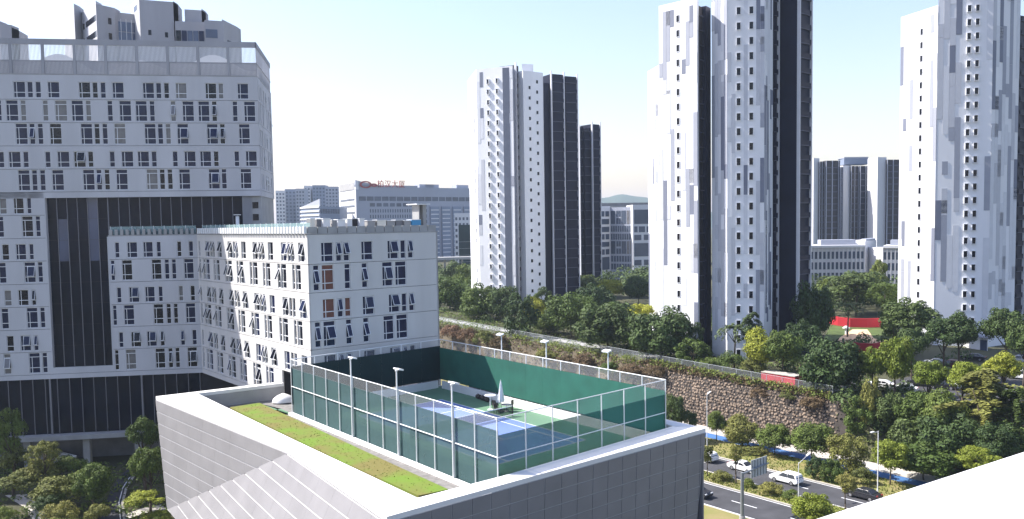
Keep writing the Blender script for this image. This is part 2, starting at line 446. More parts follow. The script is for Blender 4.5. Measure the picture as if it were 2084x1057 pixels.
band(slab, CI, SD, SL0, -.002, 17.6, sill(13)-.25, [], 'wall_paint', name='storey_band')
band(slab, CI, SD, -19.76, -11.75, sill(13)-.2, 19.15, [], 'wall_paint', name='sill_band')
# concealed body boxes, added to block light behind the wall shell
def slabbox(s0, s1, d0, d1, z0, z1, name, m):
    o = CI + SD*s0 + SI*d0; return MB().par((o.x, o.y, z0), SD*(s1-s0), SI*(d1-d0), (0, 0, z1-z0)).build(name, m, slab)
slabbox(SL0+.1, SR-.25, .24, 15.9, 42.5, 59.0, 'light_block', 'interior_dark')
slabbox(SL0+.1, -19.8, .24, 15.9, 17.65, 42.45, 'light_block', 'interior_dark')
slabbox(-19.8, 8.3, 1.1, 15.9, 17.65, 42.45, 'light_block', 'interior_dark')
slabbox(-11.7, -.05, .24, 1.05, 17.65, 37.0, 'light_block', 'interior_dark')
slabbox(SL0, SR, -.02, 16, 59.06, 59.2, 'roof', 'concrete')
# glass recess: vertical strip and the band above the wing roof
def pane_row(s0, s1, n, d, zs, m, par=slab, P=CI, D=SD, mull=.07, blue=()):
    I = ZUP.cross(D); st = (s1-s0)/n
    for i in range(n):
        for j in range(len(zs)-1):
            o = P + D*(s0+st*i+.03) + I*d; mm = 'glass_blue' if (i, j) in blue else m
            MB().par((o.x, o.y, zs[j]+.02), D*(st-.06), I*.05, (0, 0, zs[j+1]-zs[j]-.04)).build('glass_pane', mm, par)
    for i in range(n+1):
        o = P + D*(s0+st*i-mull/2) + I*(d-.14)
        MB().par((o.x, o.y, zs[0]), D*mull, I*.22, (0, 0, zs[-1]-zs[0])).build('mullion', 'mullion', par)
zz = [19.15+2.919*i for i in range(9)]
pane_row(-19.7, -11.8, 6, .75, zz, 'glass_strip', blue={(1, 6), (4, 6), (1, 5), (4, 7), (4, 5)})
pane_row(-11.75, 7.6, 14, .8, [37.2, 42.4], 'glass_strip')
o = CI + SD*(-19.76)
MB().par((o.x, o.y, 19.15), SD*.12, SI*.9, (0, 0, 23.3)).build('reveal', 'wall_paint', slab)
o = CI + SD*(-11.9)
MB().par((o.x, o.y, 19.15), SD*.14, SI*.9, (0, 0, 17.9)).build('reveal', 'wall_paint', slab)
# podium glass and the deck under it
pane_row(-44.5, -.4, 28, .35, [9.85, 17.6], 'glass_strip')
for s in (-29.5, -20.3, -8.3):
    o = CI + SD*s; MB().par((o.x, o.y, 9.85), SD*.22, SI*.3, (0, 0, 7.75)).build('pier', 'mullion', slab)
slabbox(-44.5, 6, .45, 15.8, 9.9, 17.55, 'light_block', 'interior_dark')
slabbox(-26.5, -6, -1.1, 15, 9.2, 9.83, 'deck', 'concrete')
for s in (-24, -16.3, -9.5, -3):
    o = CI + SD*s; MB().par((o.x, o.y, 2), SD*.9, SI*.9, (0, 0, 7.2)).build('column', 'concrete', slab)
slabbox(-44, 0, 5.5, 6, 2, 9.2, 'undercroft_wall', 'concrete_dark')
# roof screen
slabbox(SL0, SR, 0, .25, 63.1, 63.85, 'screen_beam', 'plaster_grey')
slabbox(SL0, SR, .05, .2, 60.85, 61.0, 'screen_rail', 'plaster_grey')
slabbox(SL0, SR, 5.0, 5.3, 59.2, 61.9, 'roof_wall', 'wall_paint')
for i in range(11):
    s = -35.3+4.02*i
    slabbox(s, s+.35, -.015, .3, 59.2, 63.1, 'screen_post', 'plaster_grey')
    for lo, hi, n_, nm, mm in ((59.22, 60.84, 22, 'louvre_panel', 'plaster_grey'), (61.02, 63.08, 22, 'slat_panel', 'frame_white')):
        q = MB()
        for k in range(n_):
            o = CI + SD*(s+.38+k*.165) + SI*.08; q.par((o.x, o.y, lo), SD*(.125 if lo < 60 else .06), SI*.06, (0, 0, hi-lo))
        tag(q.build(nm, mm, slab), kind='stuff')
# low wavy roof hall behind the screen
q = MB(); n_ = 60
for i in range(n_+1):
    s = -34+42.5*i/n_; z = 61.2+.9*math.sin(s*.62)+.5*math.sin(s*.27+1)
    a = CI+SD*s+SI*3; c = CI+SD*s+SI*14
    q.v += [V((a.x, a.y, 59.2)), V((a.x, a.y, z)), V((c.x, c.y, z))]
for i in range(n_): q.f += [(3*i, 3*i+3, 3*i+4, 3*i+1), (3*i+1, 3*i+4, 3*i+5, 3*i+2)]
q.build('wavy_canopy', 'trim_white', slab)
# right end of the slab
P9 = CI + SD*SR; D9 = SI
for r in range(1, 6):
    zs = sill(r); h = 2.15 if r % 2 else 2.8
    holes = [(a, a+.8, zs, zs+h) for a in ((1.2, 3.0, 6.2, 8.6, 12.6) if r % 2 else (.6, 2.2, 5.0, 9.4, 11.6, 13.6))]
    band(slab, P9, D9, 0.002, 16, zs-.2, 59.05 if r == 1 else zs-.2+FH-.05, holes, 'wall_paint')
    for a, c, e, f in holes: window(slab, P9, D9, a, c, e, f, .3 if rw.random() < .3 else 0, gl())
band(slab, P9, D9, .002, 16, 42.45, sill(5)-.25, [], 'wall_paint', name='soffit_band')
E2 = ZUP.cross(D9)
for lo, hi, nm in ((63.1, 63.85, 'screen_beam'), (60.85, 61.0, 'screen_rail')):
    MB().par((P9.x, P9.y, lo), D9*16, E2*.2, (0, 0, hi-lo)).build(nm, 'plaster_grey', slab)
q = MB()
for k in range(60):
    o = P9 + D9*(.3+k*.26) + E2*.06; q.par((o.x, o.y, 59.2), D9*.1, E2*.06, (0, 0, 3.9))
tag(q.build('slat_panel', 'wall_paint', slab), kind='stuff')
# recessed corner under the overhang
o = CI + SD*6.2 + SI*.5
MB().par((o.x, o.y, 36), SD*2.6, SI*15, (0, 0, 6.45)).build('corner_wall', 'concrete', slab)
for k in range(3):
    o = CI + SD*7.6 + SI*.44; MB().par((o.x, o.y, 37.3+1.7*k), SD*.8, SI*.05, (0, 0, .9)).build('vent_louvre', 'glass_black', slab)
q = MB()
for k in range(8):
    o = CI + SD*(6.25+.16*k) + SI*.42; q.par((o.x, o.y, 36.5), SD*.08, SI*.07, (0, 0, 5.9))
tag(q.build('slat_panel', 'plaster_grey', slab), kind='stuff')
# ---- the wing: lit wall, end wall, roof
wing = thing('dormitory_wing', 'sunlit white six-storey wing with tilted open windows beside the tennis court', 'building', (W0.x, W0.y, 5))
for r in range(8, 14):
    sp = []
    for g in range(4):
        B_ = 3.25+8.28*g
        if r % 2 == 0: sp += [(B_, B_+1.45), (B_+1.8, B_+2.5), (B_+2.7, B_+3.4), (B_+4.6, B_+6.05)]
        else: sp += [(B_-1.14, B_-.44), (B_-.2, B_+1.26), (B_+2.85, B_+3.5), (B_+3.75, B_+5.05)]
    sp.append((.5, 1.1))
    zs = sill(r); h = 2.15 if r % 2 == 0 else 2.8
    holes = [(a, c, zs, zs+h) for a, c in sp if not (r == 13 and c > 26.5)]
    s_end = 35.05 if r < 13 else 27.3
    band(wing, CI, LD, 0.002, s_end, zs-.2, 37.1 if r == 8 else zs-.2+FH-.05, holes, 'wing_paint')
    for a, c, e, f in holes: window(wing, CI, LD, a, c, e, f, rw.uniform(.25, .45) if rw.random() < (.6 if r % 2 == 0 else .3) else 0, rw.choice(['glass_navy', 'glass_black', 'glass_black']))
band(wing, CI, LD, .002, 27.3, 17.6, sill(13)-.25, [], 'wing_paint', name='storey_band')
EW = 16.9
for r in range(8, 13):
    if r % 2 == 0: sp = [(1.6, 3.05), (3.4, 4.07), (4.32, 5.04), (6.56, 8.01), (9.97, 11.4), (11.72, 12.4), (12.73, 13.43)]; h = 2.15
    else: sp = [(.58, 1.28), (1.6, 3.03), (4.37, 5.09), (6.54, 7.26), (9.2, 10.56), (10.93, 12.42)]; h = 2.8
    zs = sill(r); holes = [(a, c, zs, zs+h) for a, c in sp]
    band(wing, W0, ED, .002, EW, zs-.2, 37.1 if r == 8 else zs-.2+FH-.05, holes, 'wing_paint')
    for a, c, e, f in holes:
        g = 'glass_red' if (r, round(a, 1)) in {(9, 1.6), (10, 1.6), (10, 4.3)} else 'glass_navy'
        window(wing, W0, ED, a, c, e, f, rw.uniform(.25, .42) if rw.random() < .6 and g != 'glass_red' else 0, g)
o = W0 - LD*34.9 + EU*.25
MB().par((o.x, o.y, 21.1), -NV*34.65, EU*(EW-.5), (0, 0, 15.9)).build('light_block', 'interior_dark', wing)  # unseen wing body, added to block light
MB().par((o.x, o.y, 17.65), -NV*27, EU*(EW-.5), (0, 0, 3.5)).build('light_block', 'interior_dark', wing)
o = W0 + EU*EW
MB().par((o.x, o.y, 18), NV*35, -EU*.2, (0, 0, 19.1)).build('side_wall', 'wing_paint', wing)
o = W0 + NV*.002
MB().prism([W0+V((0, 0, .02))-NV*.05-EU*.05, W0+EU*(EW+.05)-NV*.05+V((0, 0, .02)), W0+EU*EW+NV*36+V((0, 0, .02)), W0+NV*35.3-EU*.05+V((0, 0, .02))], (0, 0, .12)).build('roof', 'concrete', wing)
slabbox(-11.75, .6, -.04, 1.0, 37.12, 37.24, 'wing_roof', 'concrete')
for s in (29, 31.6, 34.5):                     # columns under the lifted end
    o = CI + LD*s - LI*(-.5)
    MB().par((o.x, o.y, 5), LD*.5, LI*.5, (0, 0, 16.1)).build('column', 'trim_white', wing)
o = W0 + NV*8 + EU*2.5
MB().par((o.x, o.y, 17), -NV*6.5, EU*.1, (0, 0, 4.0)).build('lobby_glass', 'glass_black', wing)
# parapet blocks and glass rail round the roof
def blocks(par, P, D, s0, s1, n, m='concrete', bw=.55, hh=.75):
    I = ZUP.cross(D); st = (s1-s0)/n
    for i in range(n):
        o = P + D*(s0+st*i) + I*.02
        MB().prism([(o.x, o.y, 37.26), *[tuple(V((o.x, o.y, 37.26))+q) for q in (D*(st*bw), D*(st*bw)+I*.3, I*.3)]], (0, 0, hh)).build('parapet_block', m, par)
blocks(wing, W0, -LD, .1, 34.5, 42, 'trim_white', .5)
blocks(wing, W0, ED, .1, EW-.1, 14, 'concrete', .93, .7)
blocks(slab, CI, SD, -11.6, -.1, 16, 'concrete', .55)
def glassrail(par, P, D, s0, s1, n, d, h=1.1):
    I = ZUP.cross(D); st = (s1-s0)/n
    for i in range(n):
        o = P + D*(s0+st*i+.04) + I*d
        MB().par((o.x, o.y, 37.3), D*(st-.08), I*.03, (0, 0, h)).build('glass_panel', 'glass_rail', par)
        MB().par((o.x, o.y, 37.3), D*(-.07), I*.07, (0, 0, h+.05)).build('rail_post', 'frame_white', par)
glassrail(wing, CI, LD, .5, 34.6, 20, .6)
glassrail(slab, CI, SD, -11.6, -.2, 8, .62)
def roofbox(px0, px1, ylo, yhi, back, m, name, label, cat, grp=None):
    # a thing standing on the wing roof near the end wall, back = metres behind the end wall
    Q = W0 + EI*back
    a = onp(px0, 460, Q, EI); c = onp(px1, 460, Q, EI); zt = onp((px0+px1)/2, ylo, Q, EI).z
    t = thing(name, label, cat, (a.x, a.y, 37.22), group=grp); d = (c-a); d.z = 0
    return t, V((a.x, a.y, 37.22)), d, zt
rr = random.Random(8)
ORD = ['first from the sunlit corner', 'second from the sunlit corner', 'third from the sunlit corner', 'fourth from the sunlit corner', 'fifth from the sunlit corner', 'just left of the brown one', 'in the middle of the row', 'just right of the brown one', 'second right of the brown one', 'fourth from the blue box', 'third from the blue box', 'second from the blue box', 'next to the blue box']
spans = [(632, 641, 446, 'tank_steel'), (645, 654, 447, 'concrete_dark'), (658, 672, 446, 'trim_white'), (676, 686, 449, 'concrete'), (688, 703, 448, 'trim_white'), (707, 717, 447, 'trim_white'), (717, 731, 446, 'tower_brown'), (732, 742, 446, 'trim_white'), (748, 764, 450, 'concrete'), (768, 786, 449, 'tank_steel'), (788, 804, 450, 'concrete'), (806, 820, 449, 'concrete_dark'), (823, 836, 450, 'concrete')]
for i, (a, c, yt, m) in enumerate(spans):
    cc = {'tank_steel': 'shiny steel', 'concrete_dark': 'dark grey', 'trim_white': 'white', 'concrete': 'pale grey', 'tower_brown': 'brown'}[m]
    t, o, d, zt = roofbox(a, c, yt, 470, .9+rr.uniform(0, .6), m, 'roof_cabinet', f'{cc} cabinet on the wing roof edge, ' + ORD[i], 'cabinet', 'cabinets along the wing roof')
    MB().par(o, d, EI*1.0, (0, 0, zt-o.z)).build('body', m, t)
    MB().par(o+V((0, 0, zt-o.z+.003))-d*.06-EI*.06, d*1.12, EI*1.12, (0, 0, .08)).build('lid', 'trim_white', t)
t, o, d, zt = roofbox(838, 857, 448, 470, 1.0, '', 'blue_sheet_box', 'bright blue sheeted box on the wing roof beside the little hut', 'box')
MB().par(o, d, EI*1.2, (0, 0, zt-o.z)).build('sheet', 'blue_sheet', t); MB().par(o-EI*.03+V((0, 0, zt-o.z+.003)), d, EI*1.26, (0, 0, .06)).build('lid', 'trim_white', t)
t, o, d, zt = roofbox(853, 869, 417, 470, 2.2, '', 'roof_hut', 'small open hut with a thin white flat roof at the far roof corner', 'hut')
MB().par(o, d*.12, EI*1.5, (0, 0, zt-o.z)).build('wall', 'concrete', t); MB().par(o+d*.55, d*.4, EI*1.4, (0, 0, zt-o.z)).build('wall', 'concrete', t)
MB().par(o-d*.45-EI*.4+V((0, 0, zt-o.z+.003)), d*1.7, EI*2.4, (0, 0, .12)).build('roof_slab', 'trim_white', t)
Q = CI + SI*.3; a = onp(483, 440, Q-SI*1.5, SI)
t = thing('vent_stack', 'white vent stack with flat cap on the roof by the dark glass', 'vent', (a.x, a.y, 37.26))
MB().tube((a.x, a.y, 37.26), (a.x, a.y, 39.6), .24, n=12).build('pipe', 'trim_white', t, True)
MB().tube((a.x, a.y, 39.75), (a.x, a.y, 39.85), .5, n=12).build('cap', 'trim_white', t); MB().tube((a.x, a.y, 39.6), (a.x, a.y, 39.76), .1, n=8).build('neck', 'mullion', t)
# ------------------------------------------------------------------ sports building with rooftop tennis court
ZC, ZP = 18.5, 20.2
A = at(1014, 1013, ZC); B = at(595, 842, ZC); C = at(1355, 906, ZC); D = B + (C-A)
C1 = (C-A).normalized(); C2 = (B-A).normalized(); LA, LB = (C-A).length, (B-A).length
def ct(a, b_, z=0): p = A + C1*a + C2*b_; p.z = ZC+z; return p
P1, KK, P2, P3 = at(317, 807, ZP), at(586, 914, ZP), at(787, 1052, ZP), at(1436, 872, ZP)
B1 = at(571, 777, ZP); I1, I1b, I2 = at(402, 801, ZP), at(600, 896, ZP), at(849.5, 1013.5, ZP)
hall = thing('sports_hall', 'angular grey panelled building carrying the rooftop tennis court', 'building', (5, 70, 0))
dn = lambda p, z: V((p.x, p.y, z))
I3 = at(1352, 886, ZP)
DR = B + (C-A)*1.06 + C2*1.0
P4 = P3 + NV*9
# coping
def slabpoly(name, m, pts, z0, z1): return MB().prism([dn(p, z0) for p in pts], (0, 0, z1-z0)).build(name, m, hall)
slabpoly('coping', 'coping', [P1, KK, I1b, I1], ZP-.35, ZP); slabpoly('coping', 'coping', [KK, P2, I2, I1b], ZP-.35, ZP)
IA = A - C1*.1 - C2*.55; IC = C + C1*.3 - C2*.55
slabpoly('coping', 'coping', [P2, P3, dn(IC, ZP), dn(IA, ZP), I2], ZP-.35, ZP)
slabpoly('coping', 'coping', [P3, P3+C2*36, dn(IC, 0)+C2*36+C1*.15, dn(IC, 0)+C1*.15], ZP-.35, ZP)
bi = (B1-P1).normalized(); bn = V((bi.y, -bi.x, 0))
Bq = B1 + bn*1.1; Bp = I1.copy()
slabpoly('coping', 'coping', [P1, B1, Bq, I1], ZP-.35, ZP)
# inner faces of the parapet
def vwall(name, m, p, q, z0, z1, t=.15):
    d = (q-p); d.z = 0; nn = V((d.y, -d.x, 0)).normalized()
    return MB().par((p.x, p.y, z0), d, nn*t, (0, 0, z1-z0)).build(name, m, hall)
vwall('parapet_inside', 'concrete', Bq, I1, ZC-.1, ZP-.36); vwall('parapet_inside', 'concrete', I1, I1b, ZC-.1, ZP-.36); vwall('parapet_inside', 'concrete', I1b, I2, ZC-.1, ZP-.36)
# roof deck and body
slabpoly('roof_deck', 'gravel', [P1+V((1.6, .5, 0)), KK+V((.9, 1.0, 0)), P2+V((.2, .8, 0)), P3+V((-.8, .2, 0)), P3+NV*34-UU*.5, B1+V((3, 8, 0)), B1+bn*.4], ZC-.5, ZC-.12)
FF = at(341, 1038, 9.4)
dz = V((0, 0, -.36))
pn_ = (P2-KK).cross(FF-KK-dz).normalized()
G1 = onp(358, 1057, KK+dz, pn_); GG = FF + (G1-FF)*((FF.z-0)/max(.01, FF.z-G1.z))
if pn_.z < 0: pn_ = -pn_
nh = V((pn_.x, pn_.y, 0)).normalized()
P2b = P2 + dz + nh*((P2.z-.36)*pn_.z/pn_.dot(nh)); P2b.z = 0
P2f = P2 + V((1.2, 2.0, 0)); P2f.z = 0
P3b = P3 - EU*2.2 + NV*.8; P3b.z = 0
def clip(poly, a, b_, keep):        # keep side of 2d line where keep*(coord axis) holds
    out = []
    for i in range(len(poly)):
        p, q = poly[i], poly[(i+1) % len(poly)]
        fp, fq = keep(p), keep(q)
        if fp >= 0: out.append(p)
        if (fp >= 0) != (fq >= 0):
            t = fp/(fp-fq); out.append((p[0]+(q[0]-p[0])*t, p[1]+(q[1]-p[1])*t))
    return out
def tile(par, pts, du, dv, gap, th, m, zmin, off=.0, gx_=None):
    gx_ = gap if gx_ is None else gx_
    # panels following horizontal courses on a planar facet; below zmin they are joined into one part
    n_ = (pts[1]-pts[0]).cross(pts[2]-pts[0]).normalized()
    cen = sum(pts, V((0, 0, 0)))/len(pts)
    if n_.dot(CAM-cen) < 0: n_ = -n_
    ux = ZUP.cross(n_).normalized(); uy = n_.cross(ux).normalized()
    if uy.z < 0: uy = -uy
    o = pts[0]; P_ = [((p-o).dot(ux), (p-o).dot(uy)) for p in pts]
    back = MB().poly([p - n_*.001 for p in pts]); back.build('joint_backing', 'cladding_joint', par)
    x0, x1 = min(p[0] for p in P_), max(p[0] for p in P_); y0, y1 = min(p[1] for p in P_), max(p[1] for p in P_)
    low = MB(); j = 0; y = y1
    while y > y0:
        yb = y-dv; x = x0 - (off if j % 2 else 0)
        while x < x1:
            cell = P_
            for k in (lambda p: p[0]-(x+gx_/2), lambda p: (x+du-gx_/2)-p[0], lambda p: p[1]-(yb+gap/2), lambda p: (y-gap/2)-p[1]):
                cell = clip(cell, 0, 0, k) if len(cell) > 2 else cell
            if len(cell) > 2:
                ar = abs(sum(cell[i][0]*cell[(i+1) % len(cell)][1]-cell[(i+1) % len(cell)][0]*cell[i][1] for i in range(len(cell))))/2
                if ar > .03:
                    w3 = [o + ux*a + uy*c + n_*.004 for a, c in cell]
                    if max(p.z for p in w3) > zmin: MB().prism(w3, n_*th).build('cladding_panel', m, par)
                    else: low.prism(w3, n_*th)
            x += du
        y = yb; j += 1
    if low.f: tag(low.build('lower_cladding', m, par), kind='stuff')
tile(hall, [P1+dz, KK+dz, FF], 3.2, 1.15, .11, .05, 'cladding', 7, gx_=.015)
tile(hall, [KK+dz, P2+dz, P2b, GG, FF], 3.2, 1.15, .11, .05, 'cladding', 6.5, gx_=.015)
tile(hall, [P2+dz, P3+dz, P3b, P2f], 1.65, 1.15, .07, .04, 'cladding', 9.2)
slabpoly('core', 'concrete_dark', [P1+V((2.6, .6, 0)), KK+V((2.4, 2.4, 0)), P2+V((2.2, 4, 0)), P3+V((-3.6, 1, 0)), P3+NV*33-UU*3, B1+V((4, 7, 0)), B1+V((.5, -1, 0))], 0, ZC-.5)  # unseen inner body, added to block light inside the cladding
vwall('right_wall', 'cladding', P3-UU*.4, P3-UU*.4+NV*34, 0, ZP-.37)
# grass roof strip
g = [at(x, y, ZC+.06) for x, y in ((468, 829), (528, 820), (660, 880), (800, 945), (912, 996), (852, 1009), (700, 941))]
slabpoly('grass_bed', 'roof_grass', g, ZC-.11, ZC+.06)
rg = random.Random(2); q = MB()
def inside(p, poly):
    c = False
    for i in range(len(poly)):
        a_, b_ = poly[i], poly[i-1]
        if (a_.y > p.y) != (b_.y > p.y) and p.x < (b_.x-a_.x)*(p.y-a_.y)/(b_.y-a_.y)+a_.x: c = not c
    return c
gx = [min(p.x for p in g), max(p.x for p in g), min(p.y for p in g), max(p.y for p in g)]
for i in range(5000):
    p = V((rg.uniform(gx[0], gx[1]), rg.uniform(gx[2], gx[3]), ZC+.055))
    if not inside(p, g): continue
    t = rg.uniform(0, 6.28); d_ = V((math.cos(t), math.sin(t), 0))*.07; h = V((rg.uniform(-.08, .08), rg.uniform(-.08, .08), rg.uniform(.02, .08)))
    q.poly([p-d_, p+d_, p+h])
tag(q.build('roof_grass_tufts', 'grass_blade'), 'patchy yellow-green grass growing on the sports hall roof strip', 'grass', kind='stuff')
# court surface
MB().prism([ct(-.1, -.5), ct(LA+.4, -.5), ct(LA+.4, LB+.4), ct(-.4, LB+.4)], (0, 0, .02)).build('court_surface', 'court_green', hall)
slabpoly('court_apron', 'court_green', [at(525, 821, ZC), at(592, 842, ZC), B+C2*3, B+C2*3-C1*3], ZC-.1, ZC+.015)
a0, b0 = (LA-10.97)/2+.3, (LB-23.77)/2
MB().par(ct(a0, b0, .024), C1*10.97, C2*23.77, (0, 0, .004)).build('court_blue_area', 'court_blue', hall)
def cline(a, c, e, f): MB().par(ct(a, c, .032), C1*(e-a), C2*(f-c), (0, 0, .004)).build('court_line', 'line_white', hall)
lw = .1
for a in (0, 1.37, 9.6-lw, 10.97-lw): cline(a0+a, b0, a0+a+lw, b0+23.77)
for c in (0, 23.77-lw): cline(a0, b0+c, a0+10.97, b0+c+lw)
for c in (5.485, 18.285-lw): cline(a0+1.37, b0+c, a0+9.6, b0+c+lw)
cline(a0+5.43, b0+5.485, a0+5.53, b0+18.285)
net = thing('tennis_net', 'dark tennis net with white band across the blue rooftop court', 'net', ct(a0+5.48, b0+11.88, .03))
p, q = ct(a0-.9, b0+11.88, .03), ct(a0+11.87, b0+11.88, .03)
MB().poly([p+ZUP*.05, q+ZUP*.05, q+ZUP*1.0, p+ZUP*1.0]).build('mesh', 'net', net)
MB().par(p+ZUP*1.0-C2*.02, q-p, C2*.04, (0, 0, .07)).build('band', 'line_white', net)
for e_ in (p, q): MB().tube(e_, e_+ZUP*1.1, .06).build('post', 'furniture', net)
# fences round the court
FHT = 5.77
def fence(name, label, p, q, n, scr, lo, hi, skip_first=False, off=V((0, 0, 0))):
    f = thing(name, label, 'fence', p, group='fences round the tennis court'); d = (q-p)/n; un = d.normalized(); nn = V((un.y, -un.x, 0))
    for i in range(0 if not skip_first else 1, n+1): MB().tube(p+d*i, p+d*i+ZUP*FHT, .047, n=8).build('post', 'post_white', f)
    for z in (.12, FHT*.5, FHT-.04):
        MB().tube(p+ZUP*z, q+ZUP*z, .045, n=6).build('rail', 'post_white', f)
    for i in range(n):
        a, c = p+d*i+un*.06, p+d*(i+1)-un*.06
        MB().par(a+ZUP*lo-nn*.005+off-un*(.055 if off.length else 0), c-a+un*(.11 if off.length else 0), nn*.01, (0, 0, hi-lo)).build('screen', scr, f)
        MB().poly([a+ZUP*hi, c+ZUP*hi, c+ZUP*(FHT-.05), a+ZUP*(FHT-.05)]).build('mesh_panel', 'mesh_clear', f)
        if lo > .5: MB().poly([a+ZUP*.1, c+ZUP*.1, c+ZUP*lo, a+ZUP*lo]).build('mesh_panel', 'mesh_clear', f)
    return f
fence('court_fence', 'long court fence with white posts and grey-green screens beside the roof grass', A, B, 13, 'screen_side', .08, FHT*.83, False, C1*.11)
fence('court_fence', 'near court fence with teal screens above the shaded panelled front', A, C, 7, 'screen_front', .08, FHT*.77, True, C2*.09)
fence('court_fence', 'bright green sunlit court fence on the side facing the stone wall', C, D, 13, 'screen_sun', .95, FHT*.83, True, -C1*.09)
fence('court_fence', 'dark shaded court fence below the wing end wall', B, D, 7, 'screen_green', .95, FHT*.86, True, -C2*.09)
kb = MB().par(dn(A, ZC-.1)-C1*.45-C2*.3, C2*(LB+.3), C1*.34, (0, 0, .28)).build('fence_kerb', 'coping', hall)
MB().par(dn(C, ZC)-C1*.5, C2*(LB-1), C1*.22, (0, 0, .9)).build('low_wall', 'coping', hall)
MB().par(dn(B, ZC)-C2*.5+C1*.3, C1*(LA-1), C2*.22, (0, 0, .9)).build('low_wall', 'coping', hall)
def flood(p, dirv, label):
    t = thing('floodlight_pole', label, 'floodlight', p, group='court floodlights')
    MB().tube(p, p+ZUP*7.35, .075, .06, 10).build('pole', 'post_white', t)
    MB().tube(p+ZUP*7.33-dirv.orthogonal().normalized()*0, p+ZUP*7.42, .12, n=10).build('bracket', 'post_white', t)
    for s in (-1, 1):
        c = p + ZUP*7.5 + C2*(.24*s); b_ = MB()
        b_.par(c - C2*.2 - dirv*.05 - ZUP*.02, C2*.4, dirv*.5 - ZUP*.12, ZUP*.12 + dirv*.03); b_.build('lamp_head', 'post_white', t)
LBL = ['nearest the wing', 'in the middle', 'nearest the front corner']
for k, px in enumerate((711, 813, 937)):
    s = min(range(14), key=lambda i: abs((A+(B-A)*i/13).x/(A+(B-A)*i/13).y - (px-1042)/1737-.0))
    flood(A + (B-A)*s/13 - C1*.12, C1, 'white twin floodlight pole on the grass side of the court, '+LBL[k])
for k, f_ in enumerate((.66, .45, .2)):
    flood(C + (D-C)*f_ + C1*.12, -C1, 'thin floodlight pole on the stone wall side of the court, '+['farthest', 'middle one', 'nearest'][k])
# umbrella, table, chairs and bags by the court
p = at(1020, 838, ZC+.02); 
t = thing('closed_umbrella', 'closed white garden umbrella standing beside the tennis court', 'umbrella', p)
MB().tube(p, p+ZUP*3.3, .035).build('pole', 'furniture', t); MB().tube(p, p+ZUP*.1, .35, n=14).build('base', 'furniture', t)
b_ = MB(); n_ = 16
prof = [(1.05, .36), (1.25, .4), (1.7, .32), (2.3, .22), (2.9, .12), (3.35, .02)]
for z, r in prof:
    for k in range(n_): a = 2*math.pi*k/n_; rr_ = r*(1 if k % 2 else .72); b_.v.append(p+V((math.cos(a)*rr_, math.sin(a)*rr_, z)))
for i in range(len(prof)-1):
    for k in range(n_): k2 = (k+1) % n_; b_.f.append((i*n_+k, i*n_+k2, (i+1)*n_+k2, (i+1)*n_+k))
b_.build('canopy', 'umbrella_cloth', t)
def table(p, label, h, r, m):
    t = thing('round_table', label, 'table', p)
    MB().tube(p+ZUP*h, p+ZUP*(h+.05), r, n=18).build('tabletop', m, t); MB().tube(p, p+ZUP*h, .05).build('leg', m, t); MB().tube(p, p+ZUP*.05, r*.5, n=14).build('base', m, t)
table(at(998, 834, ZC+.02), 'tall white round-topped stand left of the closed umbrella', 1.5, .6, 'trim_white')
table(at(1031, 838, ZC+.02), 'low brown round table under the closed umbrella', .72, .55, 'concrete')
def chair(p, rz, label):
    t = thing('garden_chair', label, 'chair', p, rz, 'chairs by the umbrella')
    M0 = MX[t]; w = lambda b_: [setattr(b_, 'v', [M0 @ v for v in b_.v]), b_][1]
    w(MB().box(-.27, .27, -.27, .27, .42, .48)).build('seat', 'furniture', t); w(MB().box(-.27, .27, .25, .31, .5, 1.0)).build('backrest', 'furniture', t)
    for x in (-.24, .24):
        for y in (-.24, .24): w(MB().box(x-.025, x+.025, y-.025, y+.025, 0, .42)).build('leg', 'furniture', t)
chair(at(1012, 841, ZC+.02), .6, 'dark garden chair in front of the closed umbrella')
chair(at(1038, 833, ZC+.02), -2.0, 'dark garden chair right of the low round table')
chair(at(1009, 833, ZC+.02), 2.4, 'dark garden chair between white stand and umbrella')
for k, (x, y) in enumerate(((974, 812), (983, 815), (991, 818))):
    p = at(x, y, ZC+.02); t = thing('sports_bag', ['dark sports bag on the court edge, farthest of three', 'dark sports bag on the court edge, middle of three', 'dark sports bag on the court edge, nearest the umbrella'][k], 'bag', p, group='bags by the low wall')
    MB().tube(p-C2*.3+ZUP*.25, p+C2*.3+ZUP*.25, .24, n=10).build('body', 'furniture', t); MB().tube(p-C2*.15+ZUP*.48, p+C2*.15+ZUP*.58, .03, n=6).build('handle', 'furniture', t)
# covered heap by the far end of the fence
p = at(577, 818, ZC); t = thing('covered_heap', 'white sheet-covered heap outside the far end of the court fence', 'heap', p)
b_ = MB(); n_ = 14
for z, r in ((0, 1.3), (.35, 1.15), (.7, .7), (.95, .15)):
    for k in range(n_): a = 2*math.pi*k/n_; rr_ = r*rg.uniform(.85, 1.12); b_.v.append(p+V((math.cos(a)*rr_, math.sin(a)*rr_*.8, z)))
for i in range(3):
    for k in range(n_): k2 = (k+1) % n_; b_.f.append((i*n_+k, i*n_+k2, (i+1)*n_+k2, (i+1)*n_+k))
b_.f.append(tuple(3*n_+k for k in range(n_))); b_.build('sheet', 'umbrella_cloth', t, True)
